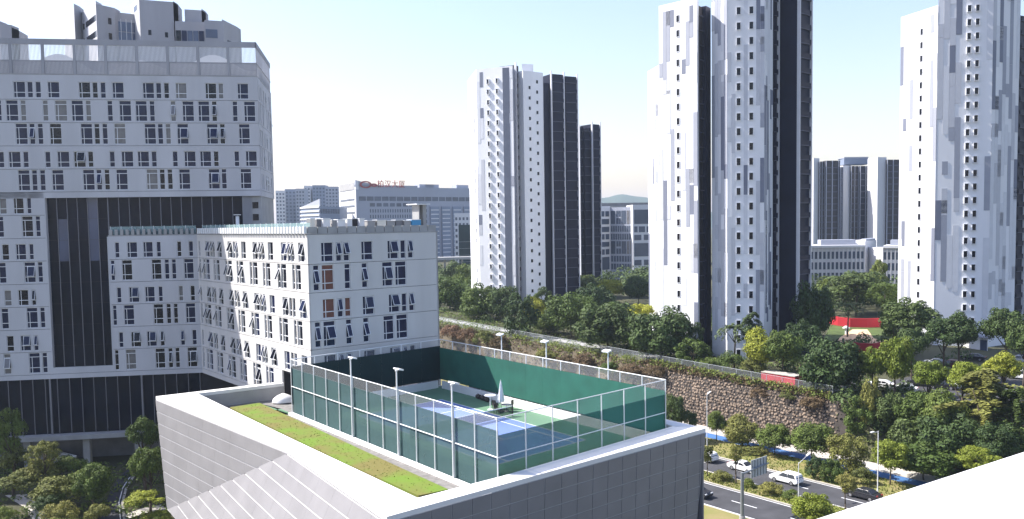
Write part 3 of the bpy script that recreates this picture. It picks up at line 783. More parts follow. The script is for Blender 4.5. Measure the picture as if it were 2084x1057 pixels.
# ------------------------------------------------------------------ residential towers
def wall_face(par, p, q, z0, z1, m, t=.5, name='wall'):
    d = q-p; d.z = 0; inn = ZUP.cross(d.normalized())
    return MB().par((p.x, p.y, z0), d, inn*t, (0, 0, z1-z0)).build(name, m, par)
TW = {}
def tower_window(par, P, Dv, s, z, w_, h_, pro):
    key = (w_, h_, pro)
    if key not in TW:
        f = MB(); a = .09
        f.box(-a, 0, -pro, .02, -a, h_+a); f.box(w_, w_+a, -pro, .02, -a, h_+a); f.box(0, w_, -pro, .02, -a, 0); f.box(0, w_, -pro, .02, h_, h_+a)
        TW[key] = (f.mesh('window', 'tower_white'), MB().box(0, w_, -.03, -.012, 0, h_).mesh('pane', 'glass_black'))
    Mw = frame(P + Dv*s, Dv, z)
    o = inst('window', TW[key][0], par, Mw); inst('pane', TW[key][1], o, Mw)
def cladding(par, p, q, z0, z1, cw, avoid, seed, dens, fh, pal=('panel_faint', 'panel_pale', 'panel_mid', 'panel_dark'), wts=(5, 5, 2.2, 1.3), maxn=200):
    r_ = random.Random(seed); d = (q-p); d.z = 0; L_ = d.length; Dv = d/L_; inn = ZUP.cross(Dv); nc = max(1, int(L_/cw)); cnt = 0
    for c in range(nc):
        s = L_*c/nc; w_ = L_/nc
        if any(a-w_ < s < b_ for a, b_ in avoid): continue
        z = z0 + r_.uniform(0, 4)*fh
        while z < z1-1:
            ln = r_.choice([1, 2, 3, 4, 5, 6])*fh
            if r_.random() < dens and cnt < maxn:
                m = r_.choices(pal, wts)[0]; cnt += 1; o = p + Dv*(s+.02) - inn*.05
                ww = w_-.04; h_ = min(ln, z1-z)-.05
                MB().par((o.x, o.y, z), Dv*ww, inn*.045, (0, 0, h_)).build('cladding_panel', m, par)
                if r_.random() < .35 and not any(a-2*w_ < s+w_ < b_ for a, b_ in avoid) and s+1.9*w_ < L_:
                    o2 = p + Dv*(s+w_+.02) - inn*.05; zz_ = z if r_.random() < .5 else z+max(0, h_-fh)
                    MB().par((o2.x, o2.y, zz_), Dv*ww, inn*.045, (0, 0, min(fh, h_)-.05)).build('cladding_panel', m, par)
            z += ln + r_.choice([0, 0, 1, 2])*fh
def dark_bay(par, p, q, z0, z1, fh, m='tower_dark', fins=(0, 1), slabs=True, dep=6, rail=True):
    d = q-p; d.z = 0; L_ = d.length; Dv = d/L_; inn = ZUP.cross(Dv)
    MB().par((p.x, p.y, z0), d, inn*dep, (0, 0, z1-z0)).build('glazed_bay', m, par)
    if slabs:
        z = z0+1
        while z < z1-.5:
            o = p + Dv*.05 - inn*.35; MB().par((o.x, o.y, z), Dv*(L_-.1), inn*.34, (0, 0, .16)).build('balcony_slab', 'balcony_slab', par)
            if rail:
                o = p + Dv*.06 - inn*.33; MB().par((o.x, o.y, z+.17), Dv*(L_-.12), inn*.04, (0, 0, .95)).build('balcony_glass', 'tower_dark', par)
            z += fh
    for f in fins:
        o = p + Dv*(L_*f-.14) - inn*.5; MB().par((o.x, o.y, z0), Dv*.28, inn*.7, (0, 0, z1-z0+.8)).build('fin', 'tower_fin', par)
# --- tower left of centre
a_, b_, c_ = xy(957, 272), xy(975, 252), xy(1048, 247)
T1 = thing('residential_tower', 'white tower with two columns of boxed windows, left of the three towers', 'tower', (b_.x+6, b_.y+6, 10), group='white residential towers')
back = [xy(1052, 262), xy(985, 285)]
prism_part('main_wall', 'tower_white', T1, [a_, b_, c_, *back], 8, 82.9)
wz = 83-4.6; fh = 2.98
d = (c_-b_); L_ = d.length; Dv = d/L_
for i in range(23):
    for f in (.3, .55): tower_window(T1, b_, Dv, L_*f, wz-fh*i, .62, 1.3, .42)
d = (b_-a_); L2 = d.length; D2 = d/L2
for i in range(23): tower_window(T1, a_, D2, L2*.7, wz-1.5-fh*i, 1.3, 1.5, .1)
cladding(T1, b_, c_, 14, 82, 1.05, [(L_*.24, L_*.74)], 4, .5, fh)
cladding(T1, a_, b_, 14, 80, 1.6, [(L2*.62, L2*.82)], 9, .25, fh, wts=(6, 8, 2, 0))
wall_face(T1, c_+V((.05, .3, 0)), xy(1053, 252), 8, 82.5, 'tower_side', 3)  # side face in shadow, its shade put into the grey
dark_bay(T1, xy(1053, 252), xy(1060, 254), 8, 84, fh, 'tower_brown', (0,), True, 5)
dark_bay(T1, xy(1061, 257), xy(1069, 257), 8, 81.5, fh, 'tower_brown', (.5,), True, 5)
e0, e1 = xy(1069, 251), xy(1109, 255.5)
prism_part('side_wall', 'tower_white', T1, [e0, e1, e1+NV*9, e0+NV*9], 8, 82.2)
prism_part('lift_housing', 'tower_white', T1, [xy(1067, 256), xy(1090, 257), xy(1090, 262), xy(1067, 262)], 82.3, 85)
L_ = (e1-e0).length; Dv = (e1-e0)/L_
for i in range(23):
    tower_window(T1, e0, Dv, L_*.64, 82.2-3.3-fh*i, .75, .95, .06); tower_window(T1, e0, Dv, L_*.26, 82.2-5.2-fh*i, .75, .95, .06)
dark_bay(T1, xy(1110, 262), xy(1123, 263), 8, 80.3, fh, 'tower_dark', (), False)
dark_bay(T1, xy(1125, 262), xy(1150, 264), 8, 83, fh, 'tower_dark', (0, 1), True)
dark_bay(T1, xy(1154, 264), xy(1177, 266), 8, 82.6, fh, 'tower_dark', (1,), True)
dark_bay(T1, xy(1180, 290), xy(1189, 291), 8, 70, fh, 'tower_dark', (0,), True)
dark_bay(T1, xy(1191, 290), xy(1203, 292), 8, 69.4, fh, 'tower_dark', (), True)
dark_bay(T1, xy(1206, 291), xy(1222, 293), 8, 71, fh, 'tower_dark', (0, 1), True)
# --- middle tower
p0, p1 = xy(1343, 184), xy(1420, 177)
T2 = thing('residential_tower', 'tallest tower, white and grey panels with two window columns in the middle', 'tower', (p1.x, p1.y+4, 9.5), group='white residential towers')
r0 = xy(1447, 189)
prism_part('left_wall', 'tower_white', T2, [p0, p1, xy(1423, 180), xy(1372, 200)], 7, 83.4)
q0 = xy(1320, 203); q1 = xy(1347, 193)
prism_part('rear_wall', 'tower_white', T2, [q0, q1, xy(1372, 200), xy(1345, 215)], 7, 73)
cladding(T2, q0, q1, 14, 71, 1.1, [], 31, .6, 3, wts=(6, 4, 3, 1))
fh = 3.02; L_ = (p1-p0).length; Dv = (p1-p0)/L_
for i in range(24): tower_window(T2, p0, Dv, L_*.47, 83.4-4.2-fh*i, .7, 1.35, .1)
cladding(T2, p0, p1, 12, 82, .95, [(L_*.43, L_*.58)], 21, .6, fh, wts=(6, 4, 5, 2))
dark_bay(T2, xy(1424, 181), xy(1437, 184), 7, 82.6, fh, 'tower_brown', (), True, 8, False)
dark_bay(T2, xy(1438, 182), xy(1447, 184), 7, 82.8, fh, 'tower_dark', (), False, 8)
k0, k1, k2, k3 = xy(1449, 180), xy(1480, 175.5), xy(1555, 173.9), xy(1572, 178)
prism_part('core_wall', 'tower_white', T2, [k0, k1, k2, k3, xy(1572, 190), xy(1450, 192)], 7, 98)
L_ = (k2-k1).length; Dv = (k2-k1)/L_
for i in range(30):
    for f in (.26, .6): tower_window(T2, k1, Dv, L_*f, 85.3+3*3.02-fh*i, .72, 1.4, .14)
cladding(T2, k1, k2, 12, 97, .8, [(L_*.25, L_*.37), (L_*.59, L_*.71)], 40, .85, fh)
cladding(T2, k0, k1, 12, 97, .9, [], 41, .8, fh)
cladding(T2, k2, k3, 12, 97, .8, [], 42, .8, fh, wts=(6, 2, 4, 4))
dark_bay(T2, xy(1573, 182), xy(1581, 183), 7, 90, fh, 'tower_dark', (1,), True)
dark_bay(T2, xy(1584, 188), xy(1606, 190), 7, 84, fh, 'tower_brown', (), True, 8)
wall_face(T2, xy(1606, 189), xy(1616, 183), 7, 83.5, 'tower_side', .6)
dark_bay(T2, xy(1623, 180), xy(1647, 183), 7, 92, fh, 'tower_dark', (0, 1), True)
prism_part('fin_wall', 'tower_white', T2, [xy(1613, 196), xy(1622, 181), xy(1624, 182), xy(1616, 197)], 60, 92)
# --- right tower
s0_, s1_ = xy(1829, 203), xy(1903, 192)
T3 = thing('residential_tower', 'white tower with paired windows at the right edge, grey panels', 'tower', (s1_.x, s1_.y+5, 8), group='white residential towers')
t1_ = xy(2014, 189); t2_ = xy(2068, 194)
prism_part('left_wall', 'tower_white', T3, [s0_, s1_, xy(1906, 196), xy(1850, 220)], 6, 84.6)
prism_part('core_wall', 'tower_white', T3, [s1_+V((.05, .02, 0)), t1_, t2_, xy(2066, 210), xy(1905, 212)], 6, 98)
L_ = (s1_-s0_).length; Dv = (s1_-s0_)/L_; fh = 2.99
for i in range(24): tower_window(T3, s0_, Dv, L_*.55, 84.6-5.5-fh*i, .75, 1.4, .1)
cladding(T3, s0_, s1_, 12, 83, 1.0, [(L_*.5, L_*.66)], 51, .6, fh, wts=(6, 6, 4, 1))
L_ = (t1_-s1_).length; Dv = (t1_-s1_)/L_
for i in range(29):
    for f in (.535, .685): tower_window(T3, s1_, Dv, L_*f, 94.6-fh*i, .72, 1.35, .32)
cladding(T3, s1_, t1_, 12, 97, 1.2, [(L_*.5, L_*.78)], 52, .85, fh)
cladding(T3, t1_, t2_, 12, 97, 1.2, [], 53, .85, fh)
dark_bay(T3, xy(2069, 196), xy(2082, 198), 6, 83, fh, 'tower_dark', (1,), True)
dark_bay(T3, xy(2086, 200), xy(2125, 204), 6, 84, fh, 'tower_dark', (1,), True)
lob = thing('tower_lobby', 'low white and blue-glass entrance box at the foot of the right tower', 'lobby', at(1995, 718, 8))
pL = at(1975, 716, 8.0); pR = at(2010, 720, 8.0)
MB().par(pL, pR-pL, V((0, 4, 0)), (0, 0, 3.4)).build('wall', 'trim_white', lob); MB().par(pL+V((-.6, -.8, 3.41)), (pR-pL)*1.3, V((0, 5, 0)), (0, 0, .35)).build('canopy', 'panel_mid', lob)
MB().par(pL+(pR-pL)*.55+V((0, -.04, .1)), (pR-pL)*.4, V((0, .03, 0)), (0, 0, 2.8)).build('door', 'glass_blue', lob)
# ------------------------------------------------------------------ buildings further away
def blk(par, px0, px1, Y0, Y1, dep, z0, z1, m, name='wall'):
    p, q = xy(px0, Y0), xy(px1, Y1); d = q-p; inn = ZUP.cross(d.normalized())
    MB().par((p.x, p.y, z0), d, V((0, dep, 0)), (0, 0, z1-z0)).build(name, m, par); return p, q, inn
def zat(px, py, Y): return aty(px, py, Y).z
def grid(par, p, q, z0, z1, nx, nz, m, fx=.6, fz=.6, joined=True, name='window', x0=0, x1=1, pro=.06):
    d = q-p; d.z = 0; L_ = d.length; Dv = d/L_; inn = ZUP.cross(Dv); big_ = MB(); dx = L_*(x1-x0)/nx; dzz = (z1-z0)/nz
    for i in range(nx):
        for j in range(nz):
            o = p + Dv*(L_*x0+dx*(i+(1-fx)/2)) - inn*pro; o = V((o.x, o.y, z0+dzz*(j+(1-fz)/2)))
            b_ = big_ if joined else MB(); b_.par(o, Dv*(dx*fx), inn*(pro-.01), (0, 0, dzz*fz))
            if not joined: b_.build(name, m, par)
    if joined: tag(big_.build('windows', m, par), kind='stuff')
# concrete tower tops behind the slab
Yp = 152
pt = thing('concrete_tower', 'grey concrete apartment tower top rising behind the louvred roof screen', 'tower', xy(320, Yp))
zz_ = lambda y, px=320: zat(px, y, Yp)
def pb(px0, px1, ytop, Y0, Y1, m='plaster_grey', dep=2.2): return blk(pt, px0, px1, Y0, Y1, dep, 50, zat((px0+px1)/2, ytop, (Y0+Y1)/2), m)
pb(150, 172, 22, 160, 156, 'wall_paint'); pb(172, 185, 13, 155, 159)
p, q, inn = pb(186, 216, 14, 158, 150, 'wall_paint'); 
for y in (37, 69):
    for f0, f1 in ((.1, .2), (.3, .97)):
        o = p+(q-p)*f0-inn*.03; MB().par((o.x, o.y, zz_(y+8)), (q-p)*(f1-f0), inn*.02, (0, 0, zz_(y-4)-zz_(y+8))).build('balcony_opening', 'glass_black', pt)
p, q, inn = pb(216, 253, 12, 150, 153)
for y in (42, 73): o = p+(q-p)*.62-inn*.03; MB().par((o.x, o.y, zz_(y+6)), (q-p)*.18, inn*.02, (0, 0, 1.1)).build('window', 'glass_black', pt)
p, q, inn = pb(253, 298, 27, 154, 156)
for k in range(4):
    for j in range(2):
        o = p+(q-p)*(.03+.235*k)-inn*.06; MB().par((o.x, o.y, zz_(78)+j*1.85), (q-p)*.21, inn*.04, (0, 0, 1.7)).build('glass_pane', 'glass_blue', pt)
for k in range(5): o = p+(q-p)*(.005+.235*k)-inn*.09; MB().par((o.x, o.y, zz_(80)), (q-p)*.02, inn*.08, (0, 0, 4.2)).build('mullion', 'frame_white', pt)
p, q, inn = pb(286, 303, 1, 158, 152, 'wall_paint')
o = p+(q-p)*.35-inn*.03; MB().par((o.x, o.y, zz_(14)), (q-p)*.35, inn*.02, (0, 0, .9)).build('window', 'glass_navy', pt)
p, q, inn = pb(303, 371, 1.5, 152, 154)
for f0, y in ((.23, 70), (.72, 73)): o = p+(q-p)*f0-inn*.03; MB().par((o.x, o.y, zz_(y)), (q-p)*.09, inn*.02, (0, 0, .9)).build('window', 'glass_black', pt)
pb(371, 379, 8, 154, 158); p, q, inn = pb(373, 432, 44, 153.5, 154.5)
for k in range(5):
    o = p+(q-p)*(.02+.195*k)-inn*.06; MB().par((o.x, o.y, zz_(81)), (q-p)*.17, inn*.04, (0, 0, 1.9)).build('glass_pane', ['glass_black', 'glass_navy', 'glass_blue', 'glass_blue', 'glass_navy'][k], pt)
pb(393, 427, 20, 154.6, 155.5); pb(427, 432, 21, 155.5, 158)
p, q, inn = pb(432, 470, 42, 153, 154)
o = p+(q-p)*.05-inn*.06; MB().par((o.x, o.y, zz_(76)), (q-p)*.62, inn*.04, (0, 0, 1.5)).build('glass_pane', 'glass_blue', pt)
p, q, inn = pb(467, 497, 47, 154, 160); o = p+(q-p)*.2-inn*.03; MB().par((o.x, o.y, zz_(82)), (q-p)*.5, inn*.02, (0, 0, .7)).build('window', 'glass_black', pt)
pt2 = thing('concrete_tower', 'grey concrete tower corner at the far left above the roof screen', 'tower', xy(20, 148))
for px0, px1, yt, Y0, Y1, m in ((-30, 22, 46, 148, 146, 'plaster_grey'), (22, 45, 51, 146, 147, 'plaster_grey'), (45, 63, 56, 147, 151, 'plaster_grey')):
    p, q, inn = blk(pt2, px0, px1, Y0, Y1, 2.2, 50, zat((px0+px1)/2, yt, 147), m)
    o = p+(q-p)*.3-inn*.03; MB().par((o.x, o.y, 64.9), (q-p)*.4, inn*.02, (0, 0, .8)).build('window', 'glass_navy', pt2)
# long office block with the red rooftop sign
Yh = 560
ht = thing('office_block', 'long blue-grey office block with red rooftop sign beyond the wing', 'building', xy(800, Yh))
p, q, inn = blk(ht, 692, 726, 600, 560, 30, 8, zat(705, 390, 580), 'far_white')
for y0, y1 in ((406, 410), (419, 423), (432, 436), (445, 449), (458, 462)):
    o = p+(q-p)*.08-inn*.15; MB().par((o.x, o.y, zat(706, y1, 580)), (q-p)*.84, inn*.1, (0, 0, zat(706, y0, 580)-zat(706, y1, 580))).build('window_band', 'far_glass', ht)
o = p+(q-p)*.06-inn*.2; MB().par((o.x, o.y, zat(706, 388, 580)), (q-p)*.86, inn*.15, (0, 0, 4.6)).build('louvre', 'concrete', ht)
MB().par((p.x, p.y, zat(706, 389, 580)), (q-p)*1.0, inn*2, (0, 0, zat(706, 371.5, 580)-zat(706, 389, 580))).build('screen_wall', 'far_white', ht)
p, q, inn = blk(ht, 726, 965, 560, 620, 30, 8, zat(726, 380, 560), 'far_wall')
zt = zat(726, 380, 560)
grid(ht, p, q, zt-9.4, zt-6.2, 16, 1, 'far_glass', .9, .9, x0=.02, x1=.98)
grid(ht, p, q, zt-13.5, zt-10.2, 9, 1, 'far_glass', .75, .7, x0=.1, x1=.58)
grid(ht, p, q, zt-29, zt-14, 24, 4, 'far_glass', .45, .6, x0=.1, x1=.58)
for k in range(4):
    f = .6+.1*k; o = p+(q-p)*f-inn*1.2; MB().par((o.x, o.y, 8), (q-p)*.075, inn*1.1, (0, 0, zt-13-8)).build('balcony_stack', 'far_blue', ht)
    pp = p+(q-p)*f-inn*1.2; grid(ht, pp, pp+(q-p)*.075, 14, zt-14, 1, 12, 'far_white', .9, .25)
MB().par((p.x, p.y, zt), (q-p)*.5, inn*2, (0, 0, 1.2)).build('parapet', 'far_wall', ht)
MB().prism([p+V((0, 0, zt)), p+(q-p)*.23+V((0, 0, zt)), p+V((0, 0, zt+4.2))], inn*1.5).build('gable_screen', 'far_wall', ht)
for f0, f1 in ((.55, .68), (.6, .72), (.88, .99)):
    o = p+(q-p)*f0+inn*5; MB().par((o.x, o.y, zt), (q-p)*(f1-f0), inn*6, (0, 0, 2.6)).build('roof_plant', 'far_wall', ht)
sg = thing('rooftop_sign', 'dark red oval emblem and Chinese characters along the office block roof', 'sign', p+(q-p)*.05+V((0, 0, zt)))
Dv = (q-p).normalized(); b_ = MB(); nn_ = 20; cE = p+(q-p)*.075-inn*.5+V((0, 0, zt+1.4))
def ring(cx, cz, rx, rz, th):
    i = len(b_.v)
    for k in range(nn_):
        a = 2*math.pi*k/nn_
        for s in (1, 1-th): b_.v.append(cE+Dv*(cx+rx*s*math.cos(a))+ZUP*(cz+rz*s*math.sin(a)))
    for k in range(nn_): k2 = (k+1) % nn_; b_.f.append((i+2*k, i+2*k2, i+2*k2+1, i+2*k+1))
ring(0, 0, 4.6, 2.4, .35); ring(6.2, -.3, 2.6, 1.2, .8)
b_.build('emblem', 'sign_red', sg)
fc = bpy.data.curves.new('sign_text', 'FONT'); fc.body = '\u67cf\u6c49\u5927\u53a6'; fc.size = 5.2; fc.extrude = .15; fc.space_character = 1.12
fo = bpy.data.objects.new('sign_text', fc); col.objects.link(fo)
dg = bpy.context.evaluated_depsgraph_get(); me = bpy.data.meshes.new_from_object(fo.evaluated_get(dg)); bpy.data.objects.remove(fo)
me.materials.clear(); me.materials.append(MT['sign_red'])
Mw = Matrix((Dv, ZUP, Dv.cross(ZUP))).transposed().to_4x4(); Mw.translation = p+(q-p)*.165-inn*.6+V((0, 0, zt+.2))
inst('lettering', me, sg, Mw)
def apart(label, pxs, Y, base=8, nm='apartment_block', cat='building', grp='far apartment blocks'):
    c = xy((pxs[0][0]+pxs[-1][1])/2, Y); t = thing(nm, label, cat, (c.x, c.y, base), group=grp)
    for px0, px1, yt, dY, m, nx, gm in pxs:
        zt_ = zat((px0+px1)/2, yt, Y+dY); p, q, inn = blk(t, px0, px1, Y+dY, Y+dY+4, 14, base, zt_, m)
        if nx: grid(t, p, q, base+6, zt_-1.5, nx, max(3, int((zt_-base-6)/3.2)), gm, .55, .5)
    return t
apart('pale blue stepped apartment block beside the slab, leftmost far away', [(563, 582, 388, 0, 'far_white', 3, 'far_glass'), (582, 604, 385, 6, 'far_blue', 3, 'far_glass'), (604, 622, 384, 0, 'far_wall', 3, 'far_glass')], 760)
apart('grey-blue apartment tower with white edge behind the low office', [(621, 634, 378, 0, 'far_white', 2, 'far_glass'), (638, 664, 377, 4, 'far_blue', 4, 'far_glass'), (664, 690, 380, 8, 'far_wall', 4, 'far_glass')], 800)
lo = thing('low_office', 'low glass office with pitched front and white ledges', 'building', xy(650, 520), group='far apartment blocks')
p, q, inn = blk(lo, 613, 652, 540, 515, 25, 8, zat(632, 421, 527), 'far_blue')
for k in range(5): o = p-inn*.6; MB().par((o.x, o.y, zat(632, 424+8*k, 527)), q-p, inn*.55, (0, 0, .9)).build('ledge', 'far_white', lo)
p2, q2, inn2 = blk(lo, 652, 692, 515, 545, 25, 8, zat(652, 409, 515)-3.2, 'far_blue'); grid(lo, p2, q2, 12, zat(660, 420, 530), 8, 6, 'far_glass', .9, .45)
MB().prism([p+V((0, 0, zat(632, 421, 527))), q+V((0, 0, zat(632, 421, 527))), q+V((0, 0, zat(652, 405, 515)))], inn*1).build('gable', 'far_wall', lo)
apart('white and blue banded block behind the end of the wing roof', [(925, 962, 434, 0, 'far_white', 5, 'far_glass')], 470)
gb = thing('netted_building', 'building wrapped in dark green scaffold netting left of the first tower', 'building', xy(945, 430))
p, q, inn = blk(gb, 933, 966, 430, 434, 20, 8, zat(945, 458, 430), 'screen_green', 'netting'); blk(gb, 935, 964, 431, 435, 18, 8, zat(945, 459, 431), 'concrete_dark', 'core')
for k in range(6): o = p-inn*.12; MB().par((o.x, o.y, 12+3.4*k), q-p, inn*.08, (0, 0, .12)).build('scaffold_rail', 'fence_metal', gb)
br = thing('viaduct', 'grey viaduct deck crossing behind the trees left of the first tower', 'bridge', xy(920, 400))
p, q, inn = blk(br, 880, 960, 398, 402, 8, zat(920, 529, 400), zat(920, 524, 400), 'concrete', 'deck')
for f in (.3, .75): o = p+(q-p)*f+inn*3; MB().par((o.x, o.y, 8), (q-p)*.04, inn*1.5, (0, 0, zat(920, 529, 400)-8)).build('pier', 'concrete', br)
# white building with large gridded windows
gw = thing('gridded_building', 'white building with large irregular grid windows between the first two towers', 'building', xy(1270, 370))
p, q, inn = blk(gw, 1215, 1242, 364, 372, 20, 8, zat(1230, 420, 368), 'far_white')
def wins(p, q, inn, lst, zf, m='far_glass'):
    for x0, x1, y0, y1 in lst:
        o = p+(q-p)*x0-inn*.08; MB().par((o.x, o.y, zf(y1)), (q-p)*(x1-x0), inn*.06, (0, 0, zf(y0)-zf(y1))).build('window', m, gw)
zf = lambda y: zat(1230, y, 366)
wins(p, q, inn, [(.2+.0, .55, 430, 441), (.62, .9, 430, 441), (.35, .9, 446, 457), (.35, .9, 462, 473), (.2, .55, 477, 488), (.62, .9, 477, 488), (.35, .9, 493, 503), (.2, .55, 508, 519), (.62, .9, 508, 519), (.2, .9, 524, 550)], zf)
p, q, inn = blk(gw, 1242, 1288, 372, 366, 20, 8, zat(1265, 422, 369), 'far_wall')
zf = lambda y: zat(1265, y, 369); L_ = []
for y0, y1, sp in ((429, 456, [(.03, .22), (.5, .7)]), (429, 441, [(.27, .36), (.38, .47)]), (444, 456, [(.27, .36), (.38, .47)])): L_ += [(a, c, y0, y1) for a, c in sp]
for y0, y1 in ((460, 472), (476, 488)): L_ += [(.03+.1*k, .1+.1*k, y0, y1) for k in range(9)]
for y0, y1 in ((491, 517),): L_ += [(.03, .22, y0, y1), (.5, .7, y0, y1), (.27, .36, y0, 502), (.38, .47, y0, 502), (.27, .36, 506, y1), (.38, .47, 506, y1)]
for y0, y1 in ((521, 533), (537, 549)): L_ += [(.03+.12*k, .12+.12*k, y0, y1) for k in range(8)]
wins(p, q, inn, L_, zf)
for y0, y1 in ((429, 456), (491, 517)): wins(p, q, inn, [(.74, .83, y0, y1), (.86, .96, y0, y1)], zf, 'glass_curtain')
p, q, inn = blk(gw, 1288, 1330, 360, 364, 20, 8, zat(1305, 417, 362), 'far_white'); zf = lambda y: zat(1305, y, 362)
wins(p, q, inn, [(.06, .8, 427, 456), (.06, .22, 461, 473), (.28, .58, 461, 473), (.66, .85, 461, 473), (.06, .4, 478, 489), (.52, .85, 478, 489), (.06, .85, 495, 522), (.06, .4, 529, 540), (.52, .85, 529, 540), (.06, .2, 545, 552), (.3, .6, 545, 552)], zf)
dr = thing('dark_roofed_hall', 'long hall with dark green roof behind the gridded building', 'building', xy(1270, 470)); blk(dr, 1215, 1345, 470, 474, 40, 8, zat(1280, 413, 472), 'concrete_dark', 'roof'); blk(dr, 1217, 1343, 469, 473, 20, 8, zat(1280, 419, 472), 'concrete', 'wall')
# far dark towers and the white low-rise, right of the middle tower
def fart(label, Y, segs):
    t = thing('apartment_tower', label, 'tower', xy((segs[0][0]+segs[-1][1])/2, Y), group='far dark apartment towers')
    for px0, px1, yt, m in segs:
        zt_ = zat((px0+px1)/2, yt, Y); p, q, inn = blk(t, px0, px1, Y, Y+1.5, 12, 8, zt_, m)
        if m != 'far_white':
            q_ = MB(); z = 14
            while z < zt_-2: o = p-inn*.25; q_.par((o.x, o.y, z), (q-p)*.8, inn*.22, (0, 0, .5)); z += 3.1
            tag(q_.build('balconies', 'balcony_slab', t), kind='stuff')
            for f in (.0, .42, .86): o = p+(q-p)*f-inn*.3; MB().par((o.x, o.y, 8), (q-p)*.05, inn*.28, (0, 0, zt_-8)).build('fin', 'far_wall', t)
    return t
fart('dark-faced apartment tower with white flank, next to the middle tower', 440, [(1655, 1667, 322, 'far_white'), (1667, 1679, 329, 'tower_brown'), (1680, 1709, 327, 'tower_brown'), (1709, 1715, 340, 'tower_dark')])
fart('dark-faced apartment tower with glass roof box, middle of three far ones', 445, [(1715, 1731, 337, 'far_white'), (1731, 1748, 338, 'tower_brown'), (1749, 1776, 338, 'tower_dark'), (1776, 1783, 345, 'far_wall')])
fart('dark-faced apartment tower with white flank, half hidden by the right tower', 430, [(1785, 1803, 320, 'far_white'), (1804, 1832, 325, 'tower_brown')])
t = thing('roof_box', 'glazed plant box on the middle far apartment tower', 'roof box', aty(1742, 337, 447)); p, q, inn = blk(t, 1717, 1766, 448, 449, 8, zat(1742, 335, 448), zat(1742, 322, 448), 'far_blue', 'glazing'); MB().par((p.x, p.y, zat(1742, 322, 448)+.01), q-p, inn*8, (0, 0, .6)).build('roof', 'far_wall', t)
def lowrise(label, px0, px1, Y, ytop, bays, grp='white low-rise school blocks'):
    t = thing('low_rise', label, 'building', xy((px0+px1)/2, Y), group=grp); zt_ = zat((px0+px1)/2, ytop, Y)
    p, q, inn = blk(t, px0, px1, Y, Y-3, 14, 8, zt_, 'far_white'); n_ = bays
    for j in range(3):
        for i in range(n_):
            o = p+(q-p)*((i+.22)/n_)-inn*.05; MB().par((o.x, o.y, zt_-3.9-3.7*j), (q-p)*(.56/n_), inn*.04, (0, 0, 2.5)).build('window', 'far_glass', t)
    for i in range(n_+1): o = p+(q-p)*((i-.06)/n_)-inn*.6; MB().par((o.x, o.y, 8), (q-p)*(.12/n_), inn*.58, (0, 0, zt_-8)).build('fin', 'far_white', t)
    o = p-inn*.8; MB().par((o.x, o.y, zt_+.01), q-p, inn*15, (0, 0, .8)).build('roof', 'far_white', t)
    o = p+(q-p)*.3+inn*4; MB().par((o.x, o.y, zt_+.82), (q-p)*.6, inn*6, (0, 0, 1.8)).build('roof_plant', 'far_wall', t)
lowrise('white low-rise with vertical fins behind trees, right of the middle tower', 1640, 1760, 300, 504, 14)
lowrise('narrow white low-rise with fins beside the right tower', 1798, 1840, 290, 505, 5)
t = thing('low_rise', 'white stair block at the right end of the finned low-rise', 'building', xy(1770, 303), group='white low-rise school blocks'); blk(t, 1761, 1784, 298, 310, 12, 8, zat(1770, 490, 304), 'far_white'); p, q, inn = blk(t, 1763, 1782, 299, 309, 4, zat(1770, 490, 304), zat(1770, 486, 304), 'far_wall', 'roof')
# hills
b_ = MB(); n_ = 130
for i in range(n_+1):
    px = 560+1300*i/n_; h = 30+46*math.exp(-((px-1262)/75)**2)+40*math.exp(-((px-1180)/60)**2)+34*math.exp(-((px-1330)/50)**2)+4*math.sin(i*.9)+3*math.sin(i*.37)
    p = xy(px, 2600); b_.v += [V((p.x, p.y, 0)), V((p.x, p.y+150, 30+h)), V((p.x, p.y+500, 0))]
for i in range(n_):
    for k in range(2): b_.f.append((3*i+k, 3*i+3+k, 3*i+4+k, 3*i+1+k))
struct(b_.build('hills', 'hill', smooth=True))
